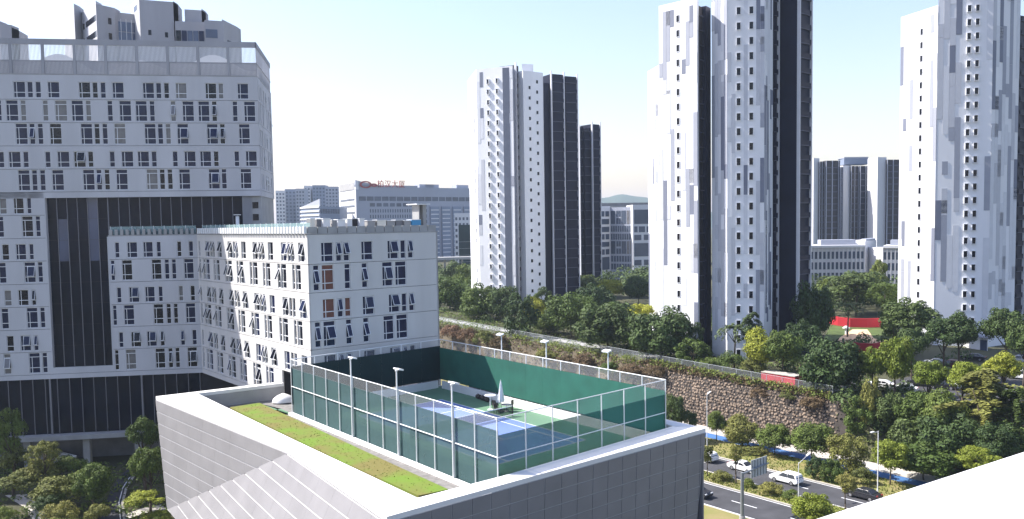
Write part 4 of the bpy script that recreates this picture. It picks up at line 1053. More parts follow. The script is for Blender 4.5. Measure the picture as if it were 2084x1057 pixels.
# ------------------------------------------------------------------ trees
rt = random.Random(17)
def leafquad(b_, c, nrm, s):
    a = nrm.orthogonal().normalized(); a = Matrix.Rotation(rt.uniform(0, 6.28), 3, nrm) @ a; c2 = nrm.cross(a)
    i = len(b_.v); l = s*rt.uniform(.8, 1.3); w_ = s*rt.uniform(.45, .75)
    b_.v += [c-a*l, c-c2*w_+nrm*(.1*s), c+a*l, c+c2*w_+nrm*(.1*s)]; b_.f.append((i, i+1, i+2, i+3))
def rdir():
    z = rt.uniform(-1, 1); t = rt.uniform(0, 6.283); r = math.sqrt(1-z*z); return V((r*math.cos(t), r*math.sin(t), z))
def crown(kind, nl):
    b_ = MB()
    if kind == 'feather':                       # flat layered fronds
        for k in range(34):
            t = rt.uniform(0, 6.28); z = rt.uniform(-.75, .9); R = math.sqrt(max(.05, 1-z*z))*rt.uniform(.55, 1)
            d = V((math.cos(t), math.sin(t), 0))
            for j in range(nl//34):
                f = rt.uniform(.1, 1); c = d*(R*f) + V((0, 0, z-.18*f*f)) + rdir()*.07
                leafquad(b_, c, (V((0, 0, 1))+rdir()*.5).normalized(), .055)
        return b_
    if kind == 'palm':
        for k in range(16):
            t = 6.283*k/16+rt.uniform(-.2, .2); d = V((math.cos(t), math.sin(t), 0)); e = rt.uniform(.1, .8)
            for j in range(nl//16):
                f = rt.random(); c = d*f + V((0, 0, e*f*1.2-1.1*f*f)) + rdir()*.05
                leafquad(b_, c, (V((0, 0, 1))+rdir()*.6).normalized(), .06)
        return b_
    ncl = {'round': 54, 'loose': 36, 'shrub': 30}[kind]; cs = []
    for k in range(ncl):
        d = rdir(); rr_ = rt.uniform(.5, .86)
        if kind == 'shrub': d.z = abs(d.z)*1.0-.25
        if kind == 'round' and d.z < -.45: d.z *= .5
        cs.append((d*rr_, rt.uniform(.2, .36) if kind != 'loose' else rt.uniform(.17, .3)))
    per = nl//ncl
    for c, r in cs:
        for j in range(per):
            d = rdir()
            if d.z < -.3 and rt.random() < .6: d.z = -d.z
            leafquad(b_, c + d*(r*rt.uniform(.7, 1.08)), (d+rdir()*.55).normalized(), rt.uniform(.034, .064))
    return b_
PROTO = {}
for kind, n_, nl in (('round', 7, 9500), ('loose', 5, 5200), ('shrub', 4, 4200), ('feather', 2, 6500), ('palm', 1, 1400)):
    PROTO[kind] = [crown(kind, nl) for _ in range(n_)]
CM = {}
def crown_mesh(kind, i, m):
    if (kind, i, m) not in CM: CM[(kind, i, m)] = PROTO[kind][i].mesh('crown', m)
    return CM[(kind, i, m)]
TRK = []
for _ in range(4):                              # unit trunks with limbs; ground to crown centre is 1
    b_ = MB(); l1, l2 = rt.uniform(-.03, .03), rt.uniform(-.03, .03)
    b_.tube((0, 0, -.04), (l1, l2, .35), .034, .026, 7); b_.tube((l1, l2, .35), (l1*1.8, l2*1.8, .68), .026, .02, 7); b_.tube((l1*1.8, l2*1.8, .68), (l1*2, l2*2, 1.05), .02, .008, 6)
    for k in range(5):
        t = 6.283*k/5+rt.uniform(-.4, .4); z0 = rt.uniform(.55, .75); r = rt.uniform(.16, .26)
        b_.tube((l1*1.7, l2*1.7, z0), (math.cos(t)*r, math.sin(t)*r, z0+rt.uniform(.22, .4)), .014, .005, 5)
    TRK.append(b_.mesh('trunk', 'bark', smooth=True))
ntree = [0]
def Yu(px, u): k = (px-1042)/1737; return u/(.7793*k+.6266)
def tree(cx, cy, w_, h_, Y, kind, m, label, cat='tree', grp=None, name='tree', zgr=None):
    c = aty(cx, cy, Y); sx = w_*Y/FPX/2; sz = h_*Y/FPX/2
    z0 = (zg(c.x, c.y) if zgr is None else zgr)
    if c.z - sz < z0-.3 and cat == 'shrub': c.z = z0 + sz*.7
    if c.z < z0+sz*.8: c.z = z0+sz*.8
    t = thing(name, label, cat, (c.x, c.y, z0), rt.uniform(0, 6.28), grp); M0 = MX[t]; H_ = c.z-z0
    pr = PROTO[kind]; i = ntree[0] % len(pr); ntree[0] += 1
    if kind == 'shrub':
        inst('stem', TRK[i % 4], t, M0 @ Matrix.Diagonal((max(1.0, H_)*.6, max(1.0, H_)*.6, H_, 1)))
    else:
        k = max(H_, sx*1.2)*.85; inst('trunk', TRK[i % 4], t, M0 @ Matrix.Diagonal((k, k, H_, 1)))
    inst('foliage' if kind == 'shrub' else 'crown', crown_mesh(kind, i, m), t, M0 @ Matrix.Translation((0, 0, H_)) @ Matrix.Diagonal((sx*1.16, sx*1.16, sz*1.2, 1)))
    return t
PT = 'trees on the terrace below the towers'
LST = [
 (925, 585, 60, 60, Yu(925, 190), 'round', 'leaf_dark', 'dark tree partly hidden by the wing corner, upper one'),
 (915, 632, 70, 75, Yu(915, 150), 'round', 'leaf_mid', 'green tree at the right edge of the wing wall, lower one'),
 (948, 600, 50, 70, Yu(948, 175), 'loose', 'leaf_mid', 'loose green tree between the wing and the first tower'),
 (978, 628, 75, 78, Yu(978, 143), 'round', 'leaf_mid', 'green tree at the left foot of the first tower'),
 (1025, 622, 65, 72, Yu(1025, 146), 'round', 'leaf_dark', 'dark green tree before the boxed-window face of the first tower'),
 (1058, 668, 75, 95, Yu(1058, 131), 'loose', 'leaf_dark', 'loose dark tree growing out of the brown bank'),
 (1085, 632, 55, 50, Yu(1085, 148), 'round', 'leaf_bright', 'yellow-green tree at the right foot of the first tower'),
 (1105, 605, 34, 34, Yu(1105, 150), 'loose', 'leaf_dark', 'small dark treetop against the dotted tower face'),
 (1115, 660, 50, 40, Yu(1115, 140), 'round', 'leaf_mid', 'low green tree under the yellow-green one'),
 (1163, 640, 95, 82, Yu(1163, 140), 'round', 'leaf_mid', 'broad olive-green tree before the dark tower bays'),
 (1210, 610, 70, 60, Yu(1210, 165), 'round', 'leaf_dark', 'dark tree behind the broad olive tree'),
 (1237, 668, 125, 98, Yu(1237, 134), 'round', 'leaf_dark', 'very broad blue-green tree in the middle of the terrace'),
 (1243, 588, 52, 34, Yu(1243, 185), 'round', 'leaf_bright', 'light green round treetop before the gridded building'),
 (1300, 645, 62, 55, Yu(1300, 146), 'loose', 'leaf_bright', 'yellow-green tree left of the middle tower'),
 (1300, 590, 60, 44, Yu(1300, 190), 'round', 'leaf_dark', 'dark tree below the gridded building, right side'),
 (1195, 580, 50, 40, Yu(1195, 195), 'round', 'leaf_dark', 'dark tree at the foot of the lower dark tower bays'),
 (1346, 685, 118, 105, Yu(1346, 133.5), 'round', 'leaf_dark', 'broad blue-green tree at the left foot of the middle tower'),
 (1417, 682, 32, 42, Yu(1417, 138), 'loose', 'leaf_dark', 'small dark tree on the edge of the sunlit tower face'),
 (1410, 718, 75, 60, Yu(1410, 133), 'loose', 'leaf_mid', 'mid-green bushy tree under the sunlit tower face'),
 (1494, 668, 66, 56, Yu(1494, 136), 'palm', 'leaf_pale', 'feathery thin-stemmed tree against the middle tower'),
 (1532, 672, 55, 66, Yu(1532, 138), 'feather', 'leaf_pale', 'pale feathery tree right of the thin-stemmed one'),
 (1548, 712, 70, 70, Yu(1548, 134), 'round', 'leaf_bright', 'yellow-green tree at the right foot of the middle tower'),
 (1592, 712, 70, 76, Yu(1592, 134), 'round', 'leaf_mid', 'green tree behind the red container'),
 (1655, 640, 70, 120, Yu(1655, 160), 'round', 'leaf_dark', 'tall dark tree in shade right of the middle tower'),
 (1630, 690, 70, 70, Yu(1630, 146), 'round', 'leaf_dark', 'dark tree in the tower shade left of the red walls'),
 (1693, 752, 118, 112, Yu(1693, 131.5), 'round', 'leaf_dark', 'broad dark tree at the end of the stone wall'),
 (1742, 585, 110, 56, Yu(1742, 225), 'round', 'leaf_dark', 'wide dark tree before the white low-rise'),
 (1690, 570, 60, 50, Yu(1690, 235), 'palm', 'leaf_mid', 'palm-like tree before the left end of the white low-rise'),
 (1725, 622, 60, 40, Yu(1725, 190), 'palm', 'leaf_pale', 'palm behind the red playground wall'),
 (1800, 600, 60, 50, Yu(1800, 215), 'loose', 'leaf_mid', 'green tree between low-rise and right tower'),
 (1790, 560, 40, 60, Yu(1790, 250), 'loose', 'leaf_mid', 'small green tree in the gap between the low-rise blocks'),
 (1852, 648, 95, 76, Yu(1852, 163), 'round', 'leaf_dark', 'black-green tree at the foot of the right tower'),
 (1815, 655, 50, 60, Yu(1815, 168), 'loose', 'leaf_mid', 'slim tree left of the black-green one'),
 (1857, 698, 58, 56, Yu(1857, 150), 'round', 'leaf_dark', 'small dark round tree by the car park'),
 (1922, 682, 72, 60, Yu(1922, 155), 'round', 'leaf_dark', 'dark tree under the right tower, left of the lobby'),
 (1955, 676, 62, 66, Yu(1955, 157), 'round', 'leaf_dark', 'dark tree under the paired windows of the right tower'),
 (2045, 668, 75, 80, Yu(2045, 160), 'round', 'leaf_dark', 'dark tree right of the tower lobby'),
 (2085, 690, 60, 90, Yu(2085, 158), 'round', 'leaf_dark', 'dark tree cut by the right picture edge'),
 (1776, 742, 58, 66, Yu(1776, 136), 'round', 'leaf_bright', 'bright yellow-green tree right of the broad dark tree'),
 (1824, 738, 64, 96, Yu(1824, 137), 'round', 'leaf_bright', 'tall bright yellow-green tree left of the parked cars'),
 (1892, 766, 62, 56, Yu(1892, 136), 'round', 'leaf_bright', 'bright yellow-green tree with bare trunk among parked cars'),
 (1965, 770, 70, 60, Yu(1965, 135), 'round', 'leaf_bright', 'yellow-green tree right of the white parked car'),
 (2042, 750, 62, 54, Yu(2042, 142), 'round', 'leaf_bright', 'yellowish treetop near the right picture edge'),
 (2000, 812, 180, 110, Yu(2000, 130), 'feather', 'leaf_olive', 'wide feathery olive tree at right below the car park'),
 (2070, 850, 110, 110, Yu(2070, 128), 'feather', 'leaf_dark', 'feathery dark tree at the right picture edge'),
 (1772, 838, 46, 100, Yu(1772, 129), 'loose', 'leaf_olive', 'ivy-covered narrow tree at the end of the stone wall'),
 (1815, 840, 70, 70, Yu(1815, 130), 'round', 'leaf_dark', 'dark tree on the slope left of centre'),
 (1745, 862, 60, 70, Yu(1745, 127), 'loose', 'leaf_mid', 'green tree below the dark slope'),
 (1865, 842, 85, 80, Yu(1865, 131), 'round', 'leaf_mid', 'mid-green tree on the slope below the car park'),
 (1925, 850, 90, 90, Yu(1925, 129), 'round', 'leaf_mid', 'green slope tree below the white parked car'),
 (1855, 890, 90, 80, Yu(1855, 126), 'loose', 'leaf_dark', 'blue-green slope tree above the blue path'),
 (1935, 890, 110, 90, Yu(1935, 125), 'round', 'leaf_dark', 'blue-green broad slope tree near the white parapet'),
 (1880, 935, 120, 70, Yu(1880, 121), 'round', 'leaf_mid', 'green hedge-like tree touching the white parapet'),
 (1990, 935, 80, 50, Yu(1990, 120), 'loose', 'leaf_bright', 'lighter green tree along the white parapet edge'),
 (2030, 900, 80, 70, Yu(2030, 124), 'round', 'leaf_dark', 'dark tree above the right end of the white parapet'),
 (1458, 862, 38, 46, Yu(1458, 117.5), 'round', 'leaf_mid', 'street tree beside the sports hall corner, first in the row'),
 (1510, 882, 68, 60, Yu(1510, 117), 'round', 'leaf_olive', 'round street tree by the blue path, second in the row'),
 (1577, 892, 66, 54, Yu(1577, 117), 'round', 'leaf_mid', 'round street tree by the blue path, third in the row'),
 (1653, 896, 82, 66, Yu(1653, 117), 'round', 'leaf_mid', 'largest round street tree by the blue path, fourth in the row'),
 (1727, 922, 78, 80, Yu(1727, 116), 'loose', 'leaf_olive', 'loose olive street tree by the blue path, fifth in the row'),
 (1812, 930, 68, 62, Yu(1812, 115.5), 'round', 'leaf_bright', 'bright street tree right of the tall lamp post'),
 (1657, 950, 36, 42, Yu(1657, 105.8+4.5), 'loose', 'leaf_dark', 'thin dark sapling on the verge behind the white car'),
 (1690, 962, 44, 46, Yu(1690, 105.8+4.6), 'loose', 'leaf_mid', 'thin sapling on the verge, right of the dark one'),
 (1722, 985, 40, 40, Yu(1722, 100), 'loose', 'leaf_olive', 'thin olive sapling on the median near the dark car'),
 (1440, 925, 26, 36, Yu(1440, 100), 'loose', 'leaf_olive', 'thin sapling on the median beside the sports hall edge'),
 (1498, 925, 30, 34, Yu(1498, 100), 'loose', 'leaf_olive', 'thin sapling on the median in front of the white sedan'),
 (1655, 1036, 78, 62, Yu(1655, 88), 'round', 'leaf_bright', 'bright leafy tree at the lower edge beside the white parapet'),
 (1372, 842, 44, 70, Yu(1372, 112), 'round', 'leaf_dark', 'dark tree behind the near right corner of the court fence'),
 (1400, 858, 40, 44, Yu(1400, 114), 'loose', 'leaf_dark', 'low dark tree between court corner and stone wall'),
]
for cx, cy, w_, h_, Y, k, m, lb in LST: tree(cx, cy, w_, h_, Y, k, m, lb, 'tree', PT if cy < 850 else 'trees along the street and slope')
LT = [(190, 985, 84, 84, 96, 'round', 'leaf_mid', 'leafy round tree beside the driveway at lower left'), (292, 885, 68, 66, 104, 'round', 'leaf_mid', 'green tree between podium and sports hall, upper one'), (300, 945, 70, 80, 98, 'round', 'leaf_mid', 'leafy tree against the left edge of the sports hall'), (20, 880, 60, 90, 104, 'loose', 'leaf_mid', 'slim tree at the left edge before the podium glass'), (90, 925, 70, 60, 100, 'loose', 'leaf_olive', 'olive treetop before the podium deck')]
for cx, cy, w_, h_, *a in LT: tree(cx, cy, w_*.86, h_*.9, *a, 'tree', 'trees at lower left')
GS = 'shrubs on the lower left slope'
k = 0
SHL = ['olive shrub under the low garden wall, at the left edge', 'olive shrub in front of the middle of the garden wall', 'green shrub under the right end of the garden wall', 'olive shrub just above the pale footpath', 'wide olive shrub between footpath and leafy round tree', 'green shrub left of the footpath at the bottom edge', 'dark shrub beside the footpath at the bottom edge', 'olive shrub right of the dark bottom shrub', 'green shrub touching the leafy round tree', 'small green shrub at the left edge beside the slim tree', 'olive shrub at the bottom beside the driveway', 'green shrub cut by the bottom edge right of the footpath']
for cx, cy, w_, h_, m in ((30, 940, 80, 60, 'leaf_olive'), (80, 965, 90, 60, 'leaf_olive'), (135, 955, 70, 55, 'leaf_mid'), (30, 985, 80, 46, 'leaf_olive'), (110, 1005, 100, 70, 'leaf_olive'), (10, 1050, 40, 40, 'leaf_mid'), (95, 1028, 50, 40, 'leaf_dark'), (120, 1050, 70, 60, 'leaf_olive'), (165, 985, 60, 55, 'leaf_mid'), (15, 910, 50, 50, 'leaf_mid'), (200, 1050, 50, 50, 'leaf_olive'), (120, 1075, 70, 40, 'leaf_mid')):
    Y = 104-(cy-940)*.12
    tree(cx, cy, w_, h_, Y, 'shrub', m, SHL[k], 'shrub', GS, 'shrub', zgr=aty(cx, cy+h_*.4, Y).z); k += 1
for cx, cy, w_, h_, lb in ((290, 1018, 80, 34, 'bright green clipped hedge beside the driveway bend'), (330, 1052, 70, 26, 'grass-green low hedge under the sports hall corner')):
    tree(cx, cy, w_, h_, 94, 'shrub', 'leaf_bright', lb, 'shrub', GS, 'hedge_shrub', zgr=aty(cx, cy+h_*.4, 94).z)
k = 0
for cx, cy, w_, h_, m in ((920, 678, 50, 34, 'leaf_dry'), (950, 684, 46, 34, 'leaf_dry'), (985, 690, 46, 36, 'leaf_olive'), (1018, 700, 40, 32, 'leaf_dry'), (1110, 726, 48, 34, 'leaf_olive'), (1150, 738, 52, 30, 'leaf_dry'), (1190, 740, 50, 40, 'leaf_dry'), (1240, 752, 46, 30, 'leaf_mid'), (1285, 758, 60, 34, 'leaf_dry'), (1330, 756, 50, 24, 'leaf_dry')):
    Y = Yu(cx, 126.5); tree(cx, cy, w_, h_, Y, 'shrub', m, f'{"rusty dry" if m == "leaf_dry" else "green"} shrub on the brown bank behind the court, {["first", "second", "third", "fourth", "fifth", "sixth", "seventh", "eighth", "ninth", "tenth"][k]} from the left', 'shrub', 'dry shrubs on the bank', 'shrub', zgr=aty(cx, cy+h_*.45, Y).z); k += 1
for cx, cy, w_, h_, m, u, lb in ((1545, 802, 40, 26, 'leaf_dry', 127.5, 'dry creeper tuft at the top of the stone wall'), (1605, 806, 36, 20, 'leaf_olive', 127.8, 'olive creeper hanging over the wall top near its end'), (1660, 822, 60, 30, 'leaf_dry', 127.3, 'reddish creeper at the right end of the stone wall'), (1470, 975, 42, 24, 'leaf_olive', 100, 'low olive bush on the median, leftmost'), (1523, 988, 24, 24, 'leaf_mid', 100, 'small green bush on the median behind the lamp post'), (1568, 1002, 48, 30, 'leaf_olive', 99.8, 'round olive bush on the median, middle'), (1612, 1016, 36, 26, 'leaf_mid', 99.8, 'green bush on the median by the white lamp'), (1700, 985, 40, 30, 'leaf_dark', 112, 'dark bush on the verge before the blue path'), (1755, 975, 50, 40, 'leaf_olive', 113, 'olive bush on the verge by the dark car'), (1530, 925, 60, 18, 'leaf_olive', 115.5, 'flat bush strip along the blue path'), (1450, 742, 50, 30, 'leaf_mid', 132, 'green bush behind the wall-top fence, leftmost'), (1490, 738, 60, 44, 'leaf_mid', 133, 'green bush below the thin-stemmed tree'), (1530, 748, 50, 36, 'leaf_olive', 132, 'olive bush behind the wall-top fence, rightmost')):
    Y = Yu(cx, u); tree(cx, cy, w_, h_, Y, 'shrub', m, lb, 'shrub', 'bushes along street and wall', 'shrub', zgr=None if u < 120 or u > 129 else aty(cx, cy+h_*.45, Y).z)
# distant wood as one mass
wd = MB()
for i in range(420):
    if i % 2: px, Y = rt.uniform(880, 1340), rt.uniform(275, 420)
    else: px, Y = rt.uniform(1640, 2100), rt.uniform(235, 420)
    p = xy(px, Y); z = zg(p.x, p.y); r = rt.uniform(2.5, 5); h = rt.uniform(4.5, 8)
    if Y > 350 and 1200 < px < 1340: continue
    for j in range(130):
        d = rdir(); d.z = abs(d.z)
        leafquad(wd, V((p.x, p.y, z+h*.35))+V((d.x*r, d.y*r, d.z*h*.65))*rt.uniform(.75, 1.05), (d+rdir()*.5).normalized(), rt.uniform(.35, .6))
tag(wd.build('distant_wood', 'leaf_dark'), 'distant belt of dark green trees between the towers', 'wood', kind='stuff')
us_ = MB()
for i in range(330):
    v, u = rt.uniform(72, 235), rt.uniform(137, 185)
    if i % 4 == 0: v, u = rt.uniform(20, 74), rt.uniform(128, 143)
    p = uv(u, v); z = zg(p.x, p.y); r = rt.uniform(1.2, 2.6); h = rt.uniform(1.6, 3.6)
    kx = p.x/p.y*1737+1042
    if (1690 < kx < 1840 and 150 < p.y < 185) or (kx > 1880 and u < 160 and v < 72 and u > 133): continue
    for j in range(110):
        d = rdir(); d.z = abs(d.z)
        leafquad(us_, V((p.x, p.y, z+h*.2))+V((d.x*r, d.y*r, d.z*h*.8))*rt.uniform(.7, 1.05), (d+rdir()*.5).normalized(), rt.uniform(.2, .4))
tag(us_.build('undergrowth', 'leaf_dark'), 'dense undergrowth added for the dark shade below the terrace trees', 'undergrowth', kind='stuff')  # added plants; their dark mass stands in for shade under the trees
dg_ = MB()
for i in range(2600):
    v, f = rt.uniform(112, 260), rt.random()
    if i % 6 == 0: v, f = rt.uniform(76, 118), rt.uniform(.93, 1.05)
    p = uv(124.4+3.9*f, v, ztop(v)*f)
    for j in range(8): leafquad(dg_, p+V((rt.uniform(-.5, .5), rt.uniform(-.5, .5), rt.uniform(0, .55))), (rdir()+V((-.4, -.4, .3))).normalized(), rt.uniform(.12, .3))
bgm = MB()
for i in range(1300):
    v, f = rt.uniform(76, 250), rt.choice([rt.uniform(.9, 1.06), rt.random()])
    if v < 116: f = rt.uniform(.95, 1.06)
    p = uv(124.4+3.9*f, v, ztop(v)*f)
    for j in range(9): leafquad(bgm, p+V((rt.uniform(-.6, .6), rt.uniform(-.6, .6), rt.uniform(0, .7))), (rdir()+V((-.4, -.4, .4))).normalized(), rt.uniform(.12, .28))
tag(bgm.build('bank_creeper', 'leaf_mid'), 'green creeper growing over the bank and the wall top', 'creeper', kind='stuff')
tag(dg_.build('dry_grass', 'leaf_dry'), 'dry brown grass covering the bank and the wall top', 'dry grass', kind='stuff')
# ground cover on slopes
gc = MB()
for i in range(5200):
    if i % 3 == 0: v, u = rt.uniform(20, 74), rt.uniform(124.6, 145)
    elif i % 3 == 1: v, u = rt.uniform(75, 260), rt.uniform(129.6, 150)
    else:
        p = V((rt.uniform(-80, -38), rt.uniform(72, 118), 0)); u, v = p.dot(UU), p.dot(NV)
        if u > 60: continue
    p = uv(u, v); p.z = zg(p.x, p.y)+.1
    for j in range(7): leafquad(gc, p+V((rt.uniform(-.6, .6), rt.uniform(-.6, .6), rt.uniform(0, .5))), (ZUP+rdir()*.8).normalized(), rt.uniform(.14, .3))
tag(gc.build('ground_cover', 'leaf_mid'), 'low green ground cover on the slopes and under the trees', 'ground cover', kind='stuff')
vg = MB()
for i in range(9000):
    u, v = rt.choice([(rt.uniform(110, 118), rt.uniform(45, 125)), (rt.uniform(98.1, 101.7), rt.uniform(40, 110))]); p = uv(u, v, .16)
    t = rt.uniform(0, 6.28); d_ = V((math.cos(t), math.sin(t), 0))*.12
    vg.poly([p-d_, p+d_, p+V((rt.uniform(-.1, .1), rt.uniform(-.1, .1), rt.uniform(.08, .3)))])
tag(vg.build('verge_grass', 'grass_blade'), 'yellowish grass on the road verges and median', 'grass', kind='stuff')
# ------------------------------------------------------------------ cars
def car_mesh(suv):
    L_, W_, H_ = (4.6, 1.84, 1.66) if suv else (4.7, 1.8, 1.44)
    if suv: pro = [(-2.3, .45), (-2.28, .95), (-2.2, 1.05), (-2.05, 1.5), (-1.6, H_), (.15, H_), (.95, 1.1), (2.05, .95), (2.28, .75), (2.3, .4), (1.95, .28), (-2.0, .28)]
    else: pro = [(-2.35, .45), (-2.32, .88), (-1.75, .98), (-1.05, 1.4), (-.5, H_), (.35, H_), (1.15, .98), (2.1, .86), (2.32, .65), (2.35, .38), (2.0, .26), (-2.05, .26)]
    bm = MB(); n_ = len(pro); hw = W_/2
    def wd_(z): return hw*(1-.22*max(0, (z-.95))/(H_-.95)) if z > .95 else hw*(1-.05*(1-z/.95))
    for sgn in (-1, 1):
        for x, z in pro: bm.v.append(V((x, sgn*wd_(z), z)))
    bm.f.append(tuple(range(n_))); bm.f.append(tuple(reversed(range(n_, 2*n_))))
    for k in range(n_): k2 = (k+1) % n_; bm.f.append((k, n_+k, n_+k2, k2))
    gl_ = {}
    zl, zh = (1.08, H_-.1) if suv else (1.0, H_-.1)
    if suv: sd_ = [[(-1.95, zl), (-1.72, zh), (-.72, zh), (-.72, zl)], [(-.64, zl), (-.64, zh), (.1, zh), (.78, zl)]]
    else: sd_ = [[(-1.5, zl), (-.75, zh), (-.3, zh), (-.3, zl)], [(-.22, zl), (-.22, zh), (.33, zh), (.98, zl)]]
    sides = []
    for sgn in (-1, 1):
        for pl in sd_:
            m_ = MB(); m_.poly([V((x, sgn*(wd_(z)+.012), z)) for x, z in pl]); sides.append(m_)
    ws = MB(); a, c = ((.2, H_-.04), (.93, 1.13)) if suv else ((.42, H_-.04), (1.1, 1.0))
    ws.poly([V((a[0]+.03, -wd_(a[1])*.9, a[1]+.01)), V((a[0]+.03, wd_(a[1])*.9, a[1]+.01)), V((c[0]+.03, wd_(c[1])*.92, c[1]+.02)), V((c[0]+.03, -wd_(c[1])*.92, c[1]+.02))])
    rw_ = MB(); a, c = ((-1.66, H_-.03), (-2.06, 1.46)) if suv else ((-.56, H_-.04), (-1.1, 1.38))
    if suv: a, c = (-1.72, H_-.1), (-2.2, 1.1)
    else: a, c = (-.6, H_-.03), (-1.68, 1.0)
    rw_.poly([V((a[0]-.03, -wd_(a[1])*.9, a[1]+.02)), V((a[0]-.03, wd_(a[1])*.9, a[1]+.02)), V((c[0]-.03, wd_(c[1])*.9, c[1]+.03)), V((c[0]-.03, -wd_(c[1])*.9, c[1]+.03))])
    return bm, sides, ws, rw_, L_, W_
CARM = {}
ty = MB().tube((0, -.11, 0), (0, .11, 0), .33, n=18).mesh('tyre', 'tyre'); ri = MB().tube((0, -.115, 0), (0, .115, 0), .2, n=14).mesh('rim', 'rim')
hl_ = MB().box(-.05, .05, -.2, .2, -.08, .08).mesh('headlight', 'frame_white'); tl_ = MB().box(-.05, .05, -.2, .2, -.1, .1).mesh('tail_light', 'lamp_red')
def car(p, rz, suv, m, label, grp):
    key = (suv, m)
    if key not in CARM:
        bm, sides, ws, rw_, L_, W_ = car_mesh(suv); CARM[key] = (bm.mesh('body', m), [s.mesh('side_window', 'car_glass') for s in sides], ws.mesh('windscreen', 'car_glass'), rw_.mesh('rear_window', 'car_glass'), L_, W_)
    bm, sides, ws, rw_, L_, W_ = CARM[key]
    t = thing('car', label, 'car', p, rz, grp); M0 = MX[t]
    o = inst('body', bm, t, M0); bv = o.modifiers.new('soft edges', 'BEVEL'); bv.width = .06; bv.segments = 2
    for s in sides: inst('side_window', s, t, M0)
    inst('windscreen', ws, t, M0); inst('rear_window', rw_, t, M0)
    for x in (-L_*.3, L_*.3):
        for y in (-W_/2+.1, W_/2-.1):
            Mw = M0 @ Matrix.Translation((x, y, .33)); w_ = inst('wheel', ty, t, Mw); inst('rim', ri, w_, Mw)
    for y in (-.62, .62):
        inst('headlight', hl_, t, M0 @ Matrix.Translation((L_/2-.1, y, .72))); inst('tail_light', tl_, t, M0 @ Matrix.Translation((-L_/2+.07, y, .85)))
ang = math.atan2(NV.y, NV.x)
RG = 'cars driving on the road'
car(at(1512, 958, .07), ang+math.pi, False, 'car_white', 'white sedan driving on the far lane behind the grey lamp arm', RG)
car(at(1600, 982, .07), ang, True, 'car_white', 'white SUV in the middle of the road behind the white lamp', RG)
car(at(1757, 1014, .07), ang, False, 'car_dark', 'black sedan half hidden by the white parapet', RG)
car(at(1432, 937, .07), ang, True, 'car_white', 'white car emerging from behind the sports hall corner', RG)
car(at(1416, 1008, .07), ang+math.pi, False, 'car_dark', 'dark car just peeping out beside the sports hall wall', RG)
PG = 'cars in the terrace car park'
for x, y, m, suv, da, lb in ((1949, 790, 'car_white', True, 1.6, 'white parked car left of the yellow-green tree, rear view'), (1792, 790, 'car_white', False, .3, 'white parked car left of the bare-trunked bright tree'), (1838, 796, 'car_white', False, .3, 'white parked car with dark windows under the tall bright tree'), (1875, 786, 'car_dark', True, .3, 'black parked car behind the bare-trunked tree'), (1918, 792, 'car_dark', False, .3, 'black parked car next to the white one'), (1932, 750, 'car_red', True, .2, 'dark red parked car at the back of the car park'), (1904, 746, 'car_silver', False, .2, 'silver parked car left of the dark red one'), (1980, 735, 'car_dark', False, .2, 'dark car parked by the tower lobby'), (2072, 740, 'car_silver', True, .2, 'silver parked car at the right picture edge, back row'), (2078, 772, 'car_white', True, .2, 'white parked car at the right picture edge, front row'), (1720, 798, 'car_white', True, 1.7, 'white parked car in deep shade under the broad dark tree'), (1880, 812, 'car_silver', False, .3, 'silver parked car on the near edge of the car park'), (1930, 815, 'car_white', False, .3, 'white parked car on the near edge of the car park')):
    q = at(x, y, 8.3); q.z = zg(q.x, q.y)+.04 if zg(q.x, q.y) < 9 else 8.36
    car(q, ang+da, suv, m, lb, PG)
pk = MB().prism([at(1740, 800, 8.32), at(1905, 735, 8.32), at(2150, 735, 8.32), at(2150, 815, 8.32), at(1960, 822, 8.32), at(1800, 815, 8.32)], (0, 0, .03)); struct(pk.build('car_park', 'asphalt'))
# ------------------------------------------------------------------ lamps
def lamp(p, h, arm, m, label, r=.09, bannr=False):
    t = thing('street_lamp', label, 'street lamp', p, group='street lamps'); top = p+ZUP*h
    MB().tube(p, top, r, r*.7, 10).build('pole', m, t); MB().tube(p, p+ZUP*.5, r*1.6, r*1.3, 10).build('base', m, t)
    e_ = top + arm; MB().tube(top-ZUP*.15, e_, r*.55, r*.4, 8).build('arm', m, t)
    d = arm.normalized(); s = d.cross(ZUP).normalized(); MB().par(e_-s*.14-d*.1, s*.28, d*.75, ZUP*.11).build('lamp_head', m, t)
p = at(1625, 1026, .17); lamp(p, p and 5.6, UU*2.0+ZUP*.55, 'pole_white', 'slim white street lamp on the median behind the SUV', .07)
p = at(1786, 1003, .17); lamp(p, 8.6, -UU*1.3+ZUP*.05, 'pole_white', 'tall pale street lamp right of the fifth street tree', .08)
p = at(1439, 925, .17); lamp(p, 9.8, UU*.3+ZUP*.1, 'pole_white', 'tall thin pole beside the far corner of the sports hall', .07)
Yq = Yu(1512, 88.6); p = xy(1511, Yq); p.z = .17; zt = aty(1511, 962, Yq).z
rsn = thing('road_sign', 'large grey road sign seen from behind on a dark cantilever pole', 'road sign', p)
MB().tube(p, V((p.x, p.y, zt)), .24, .2, 12).build('pole', 'pole_grey', rsn); MB().tube(p, p+ZUP*.4, .4, .36, 12).build('base', 'concrete', rsn)
tp = V((p.x, p.y, zt-.2))
MB().tube(tp, tp+UU*5.6+ZUP*.35, .14, .1, 10).build('arm', 'pole_grey', rsn)
o = tp+UU*2.1-NV*.02+ZUP*(-1.0)-NV*(-.18)
MB().par(o, UU*3.4, NV*.06, (0, 0, 2.3)).build('panel', 'fence_metal', rsn)
for k in range(6): MB().par(o+UU*(.08+.62*k)-NV*.07, UU*.09, NV*.065, (0, 0, 2.3)).build('rib', 'pole_grey', rsn)
